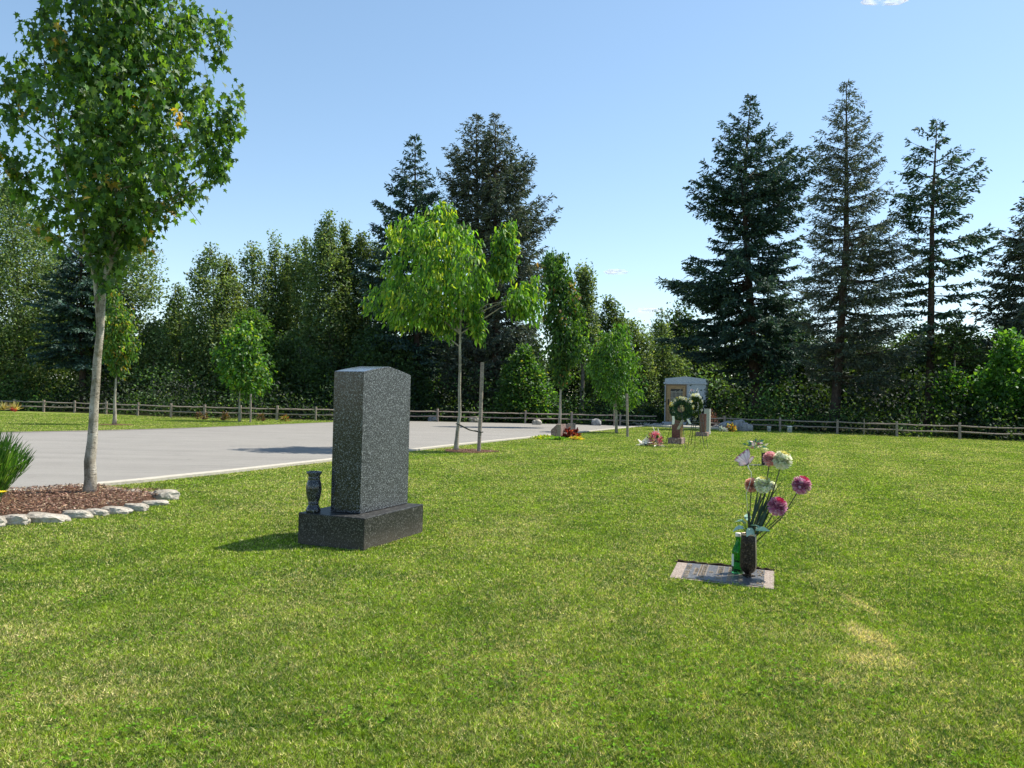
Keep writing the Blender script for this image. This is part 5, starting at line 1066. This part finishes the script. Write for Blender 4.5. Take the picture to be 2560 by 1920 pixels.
# deep woods: copies behind the front trees
gW = 'trees deep in the shaded woods behind the fence'; lW = 'dark tree deep in the woods, seen only through the front trees'
px_ = 1180
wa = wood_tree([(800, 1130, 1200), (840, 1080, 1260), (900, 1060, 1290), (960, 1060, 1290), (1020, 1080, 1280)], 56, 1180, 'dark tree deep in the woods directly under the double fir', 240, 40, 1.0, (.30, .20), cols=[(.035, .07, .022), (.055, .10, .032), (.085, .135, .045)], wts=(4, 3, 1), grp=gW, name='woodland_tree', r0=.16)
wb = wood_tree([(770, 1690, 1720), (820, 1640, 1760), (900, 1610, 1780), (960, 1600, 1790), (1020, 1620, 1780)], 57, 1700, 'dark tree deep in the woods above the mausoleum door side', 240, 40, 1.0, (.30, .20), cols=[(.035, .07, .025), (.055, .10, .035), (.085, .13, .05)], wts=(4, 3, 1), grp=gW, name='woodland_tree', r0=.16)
def dup(root, loc, rz, s):
    r = root.copy(); col.objects.link(r); r.location = loc; r.rotation_euler = (0, 0, rz); r.scale = (s, s, s)
    for ch in root.children: c = ch.copy(); col.objects.link(c); c.parent = r
    return r
deep = ['left of the far left poplar, outside the maple crown', 'behind the far left poplar', 'behind the white shed', 'behind the dark conifer at the maple trunk', 'behind the orange tipped columnar tree', 'behind the low bushy poplar',
        'behind the feathery topped poplar', 'behind the small maple on the lawn', 'behind the slender knob topped poplar', 'behind the tallest poplar', 'left of the thin tipped fir', 'behind the thin tipped fir', 'left of the double fir', 'right of the double fir stems',
        'behind the bright bushy maple', 'behind the columnar maple', 'right of the columnar maple', 'behind the rounded poplar in the gap', 'left of the mausoleum roof', 'behind the mausoleum', 'right of the mausoleum wall', 'behind the broad spruce trunk',
        'between the spruce and the tallest conifer', 'behind the tallest conifer', 'right of the tallest conifer trunk', 'left of the bare trunked fir', 'right of the bare trunked fir', 'behind the bright maple at the right edge', 'farthest right, beyond the right edge fir']
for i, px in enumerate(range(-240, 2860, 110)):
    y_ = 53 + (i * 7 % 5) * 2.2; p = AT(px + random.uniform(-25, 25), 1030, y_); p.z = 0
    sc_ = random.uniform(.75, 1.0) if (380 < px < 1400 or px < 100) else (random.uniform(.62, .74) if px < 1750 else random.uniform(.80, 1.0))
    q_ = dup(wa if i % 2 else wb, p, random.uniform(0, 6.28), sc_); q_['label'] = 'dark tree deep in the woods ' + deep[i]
# undergrowth
def thicket(name, line, rows, label):
    Ps = []; Cs = []; Ls = []
    for (d0, d1, hmax, dens, leaf, cols, wts) in rows:
        for a, b in zip(line[:-1], line[1:]):
            L = (b - a).length; k = int(dens * L)
            for _ in range(k):
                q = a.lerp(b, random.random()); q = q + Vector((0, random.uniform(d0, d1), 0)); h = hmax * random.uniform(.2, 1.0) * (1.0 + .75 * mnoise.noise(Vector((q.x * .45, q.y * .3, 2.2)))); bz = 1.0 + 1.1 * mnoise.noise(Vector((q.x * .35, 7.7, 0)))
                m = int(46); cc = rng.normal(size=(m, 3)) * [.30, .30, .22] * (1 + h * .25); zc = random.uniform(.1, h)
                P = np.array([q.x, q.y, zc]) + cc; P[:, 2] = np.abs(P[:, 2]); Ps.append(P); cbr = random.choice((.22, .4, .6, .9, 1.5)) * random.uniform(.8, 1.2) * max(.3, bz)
                Cs.append(palette(m, cols, wts, .18) * cbr); Ls.append(np.full(m, leaf))  # clump brightness puts dark gaps and lit leaves into the leaf colour
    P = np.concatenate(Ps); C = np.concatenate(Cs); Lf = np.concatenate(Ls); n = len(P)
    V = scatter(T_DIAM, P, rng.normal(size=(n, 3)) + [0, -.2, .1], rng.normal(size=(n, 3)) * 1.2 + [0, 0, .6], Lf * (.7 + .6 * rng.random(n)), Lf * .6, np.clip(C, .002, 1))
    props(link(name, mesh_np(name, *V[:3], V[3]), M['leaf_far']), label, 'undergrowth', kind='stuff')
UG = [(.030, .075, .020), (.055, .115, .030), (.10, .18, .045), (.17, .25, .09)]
ext = [LP[0] + Vector((-8, 3, 0))] + LP + [G(1650, 1067)]
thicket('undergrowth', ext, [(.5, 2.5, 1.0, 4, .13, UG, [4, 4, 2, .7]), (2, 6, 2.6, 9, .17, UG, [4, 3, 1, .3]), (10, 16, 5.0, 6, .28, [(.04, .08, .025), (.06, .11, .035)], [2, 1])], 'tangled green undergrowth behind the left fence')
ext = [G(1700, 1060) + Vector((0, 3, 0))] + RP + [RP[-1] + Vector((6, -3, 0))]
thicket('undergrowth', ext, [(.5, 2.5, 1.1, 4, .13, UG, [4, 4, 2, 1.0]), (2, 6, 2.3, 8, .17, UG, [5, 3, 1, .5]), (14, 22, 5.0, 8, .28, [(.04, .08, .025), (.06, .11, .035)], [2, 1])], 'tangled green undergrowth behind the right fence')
for px, lab, w_, h_ in ((488, 'light green rounded shrub behind the fence left of the small maple', 1.0, 1.1), (1375, 'light green shrub at the fence behind the slant marker', .8, .8), (2480, 'grey green bush with pale leaves behind the right fence', 1.6, 1.6)):
    p = AT(px, 1040, 40 if px < 2000 else 32.6); p.z = 0
    bush('shrub', p, (w_, .9, h_), 2600, T_LANCE, .13, .055, [(.07, .18, .03), (.12, .26, .05), (.20, .33, .09)] if px < 2000 else [(.10, .15, .08), (.17, .22, .13), (.05, .09, .03)], [3, 3, 1], lab, 'shrub', mat='bright')

# ------------------------------------------------------------------ grass
N = 3100000
y = np.exp(rng.uniform(math.log(1.72), math.log(36), N)); x = rng.uniform(-1, 1, N) * (.80 * y + 1.6)
keep = ~inpoly(x, y, fw2 + up_[::-1]) & ~inpoly(x, y, road_poly) & ~inpoly(x, y, bed_w)
mk = [c00 + Vector((.005, .022, 0)), c01 + Vector((-.005, .030, 0)), c11 + Vector((.004, .030, 0)), c10 + Vector((.000, .018, 0))]; keep &= ~inpoly(x, y, mk)
bs = [R0, Rf, Rf + we * wlen, L0]; keep &= ~inpoly(x, y, bs); keep &= ~(inpoly(x, y, ring) & (rng.random(N) < .93))
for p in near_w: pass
kl = dens_line(near_w[1:], .3); kx = np.array([p.x for p in kl]); ky = np.array([p.y for p in kl])
nearroad = x < 2
idx = np.where(keep & (y > 6.5) & (x < 1.0))[0]
o_ = np.argsort(kx); ylim = np.interp(x[idx], kx[o_], ky[o_]); bad = (ylim - y[idx] < .16) & (ylim - y[idx] > -.6); keep[idx[bad]] = False
x, y = x[keep], y[keep]; n = len(x)
ptc = np.array([mnoise.noise(Vector((a * 1.2, b * 1.2, 3.3))) for a, b in zip(x[::40], y[::40])]); ptc = np.repeat(ptc, 40)[:n] if len(ptc) * 40 >= n else np.zeros(n)
def vnoise(x, y, sc, seed):
    g_ = np.random.default_rng(seed).random((257, 257)); u = x * sc + 500; v = y * sc + 500; i = np.floor(u).astype(int); j = np.floor(v).astype(int); fu = u - i; fv = v - j; fu = fu * fu * (3 - 2 * fu); fv = fv * fv * (3 - 2 * fv)
    a = g_[i % 256, j % 256]; b = g_[(i + 1) % 256, j % 256]; c = g_[i % 256, (j + 1) % 256]; d = g_[(i + 1) % 256, (j + 1) % 256]; return (a * (1 - fu) + b * fu) * (1 - fv) + (c * (1 - fu) + d * fu) * fv
tn = .5 * vnoise(x, y, 42, 1) + .5 * vnoise(x, y, 85, 2); tm = vnoise(x, y, 5, 3)
hgt = (.008 + .010 * rng.random(n)) * (.30 + 1.5 * tn); wid = np.maximum(.0026, .00095 * y) * (.7 + .7 * rng.random(n))
lean = rng.normal(size=(n, 3)) * .85; lean[:, 2] = 1.0
Zn = rng.normal(size=(n, 3)); Zn[:, 2] *= .4
Cc = np.stack([np.clip(.25 * rng.random(n) + 1.6 * (tn - .5) + .7 * (tm - .5) + .40, 0, 1), np.clip(rng.random(n) + .35 * (vnoise(x, y, 30, 5) - .5), 0, 1), np.where(rng.random(n) < .42, .25 + .3 * rng.random(n), .85 + .65 * rng.random(n))], 1)  # last channel darkens many blades, painting shadow between them into the colour
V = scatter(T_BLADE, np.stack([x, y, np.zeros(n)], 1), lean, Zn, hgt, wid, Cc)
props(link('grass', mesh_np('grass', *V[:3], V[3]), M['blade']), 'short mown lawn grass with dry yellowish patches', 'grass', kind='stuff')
# clover among the near grass
n = 3500; y = np.exp(rng.uniform(math.log(1.8), math.log(4.2), n)); x = rng.uniform(-1, 1, n) * .76 * y
f = np.array([mnoise.noise(Vector((a * 1.6, b * 1.6, 9.))) for a, b in zip(x, y)]); s = (f > .05) & ~inpoly(x, y, mk); x, y = x[s], y[s]; n = len(x)
ci = np.repeat(np.arange(n), 3); an = np.tile([0, 2.1, 4.2], n) + rng.random(n).repeat(3) * 6; Y = np.stack([np.cos(an), np.sin(an), .15 + 0 * an], 1)
V = scatter(T_PETAL, np.stack([x[ci], y[ci], .018 + .010 * rng.random(n)[ci]], 1), Y, np.array([0, 0, 1.]) + rng.normal(size=(3 * n, 3)) * .2, .0085, .008, palette(3 * n, [(.11, .24, .02), (.17, .33, .03)], [1, 1], .12))
props(link('clover', mesh_np('clover', *V[:3], V[3]), m_leaf('clover_leaf', .45, .0)), 'small clover leaves scattered through the near lawn', 'clover', kind='stuff')

# ------------------------------------------------------------------ clouds
cl = NT('cloud_white'); lw = cl.n('LayerWeight', {'Blend': .25}).outputs['Facing']; nz = cl.noise(.02, 5, .65, cl.pos())
al = cl.math('MULTIPLY', cl.math('SUBTRACT', 1.0, lw, clamp=True), cl.ramp(nz, [(.38, (0, 0, 0)), (.60, (.6, .6, .6))]))
tr_ = cl.n('BsdfTransparent'); df = cl.n('BsdfDiffuse', {'Color': (.95, .95, .97, 1)}); tl_ = cl.n('BsdfTranslucent', {'Color': (.95, .95, .97, 1)}); ad = cl.n('MixShader', {0: .5, 1: df.outputs[0], 2: tl_.outputs[0]})
cl.fin(cl.n('MixShader', {0: al, 1: tr_.outputs[0], 2: ad.outputs[0]}).outputs[0])
for i, (px, py, wx, hz_, lab) in enumerate(((1540, 680, 62, 12, 'thin white cloud wisp above the columnar maple, highest of the low ones'), (1622, 777, 78, 13, 'wide low cloud wisp beside the spruce bough'), (1535, 755, 32, 7, 'tiny cloud wisp just over the treetops'), (2215, -6, 130, 12, 'faint pale cloud at the top edge of the sky'))):
    c = AT(px, py, 2500); me = rock_mesh((wx / F * 2500, wx / F * 1500, hz_ / F * 2500), 90 + i, .35, 4); me.polygons.foreach_set('use_smooth', [True] * len(me.polygons)); o = link('cloud', me, cl.m); o.location = c; props(o, lab, 'cloud')
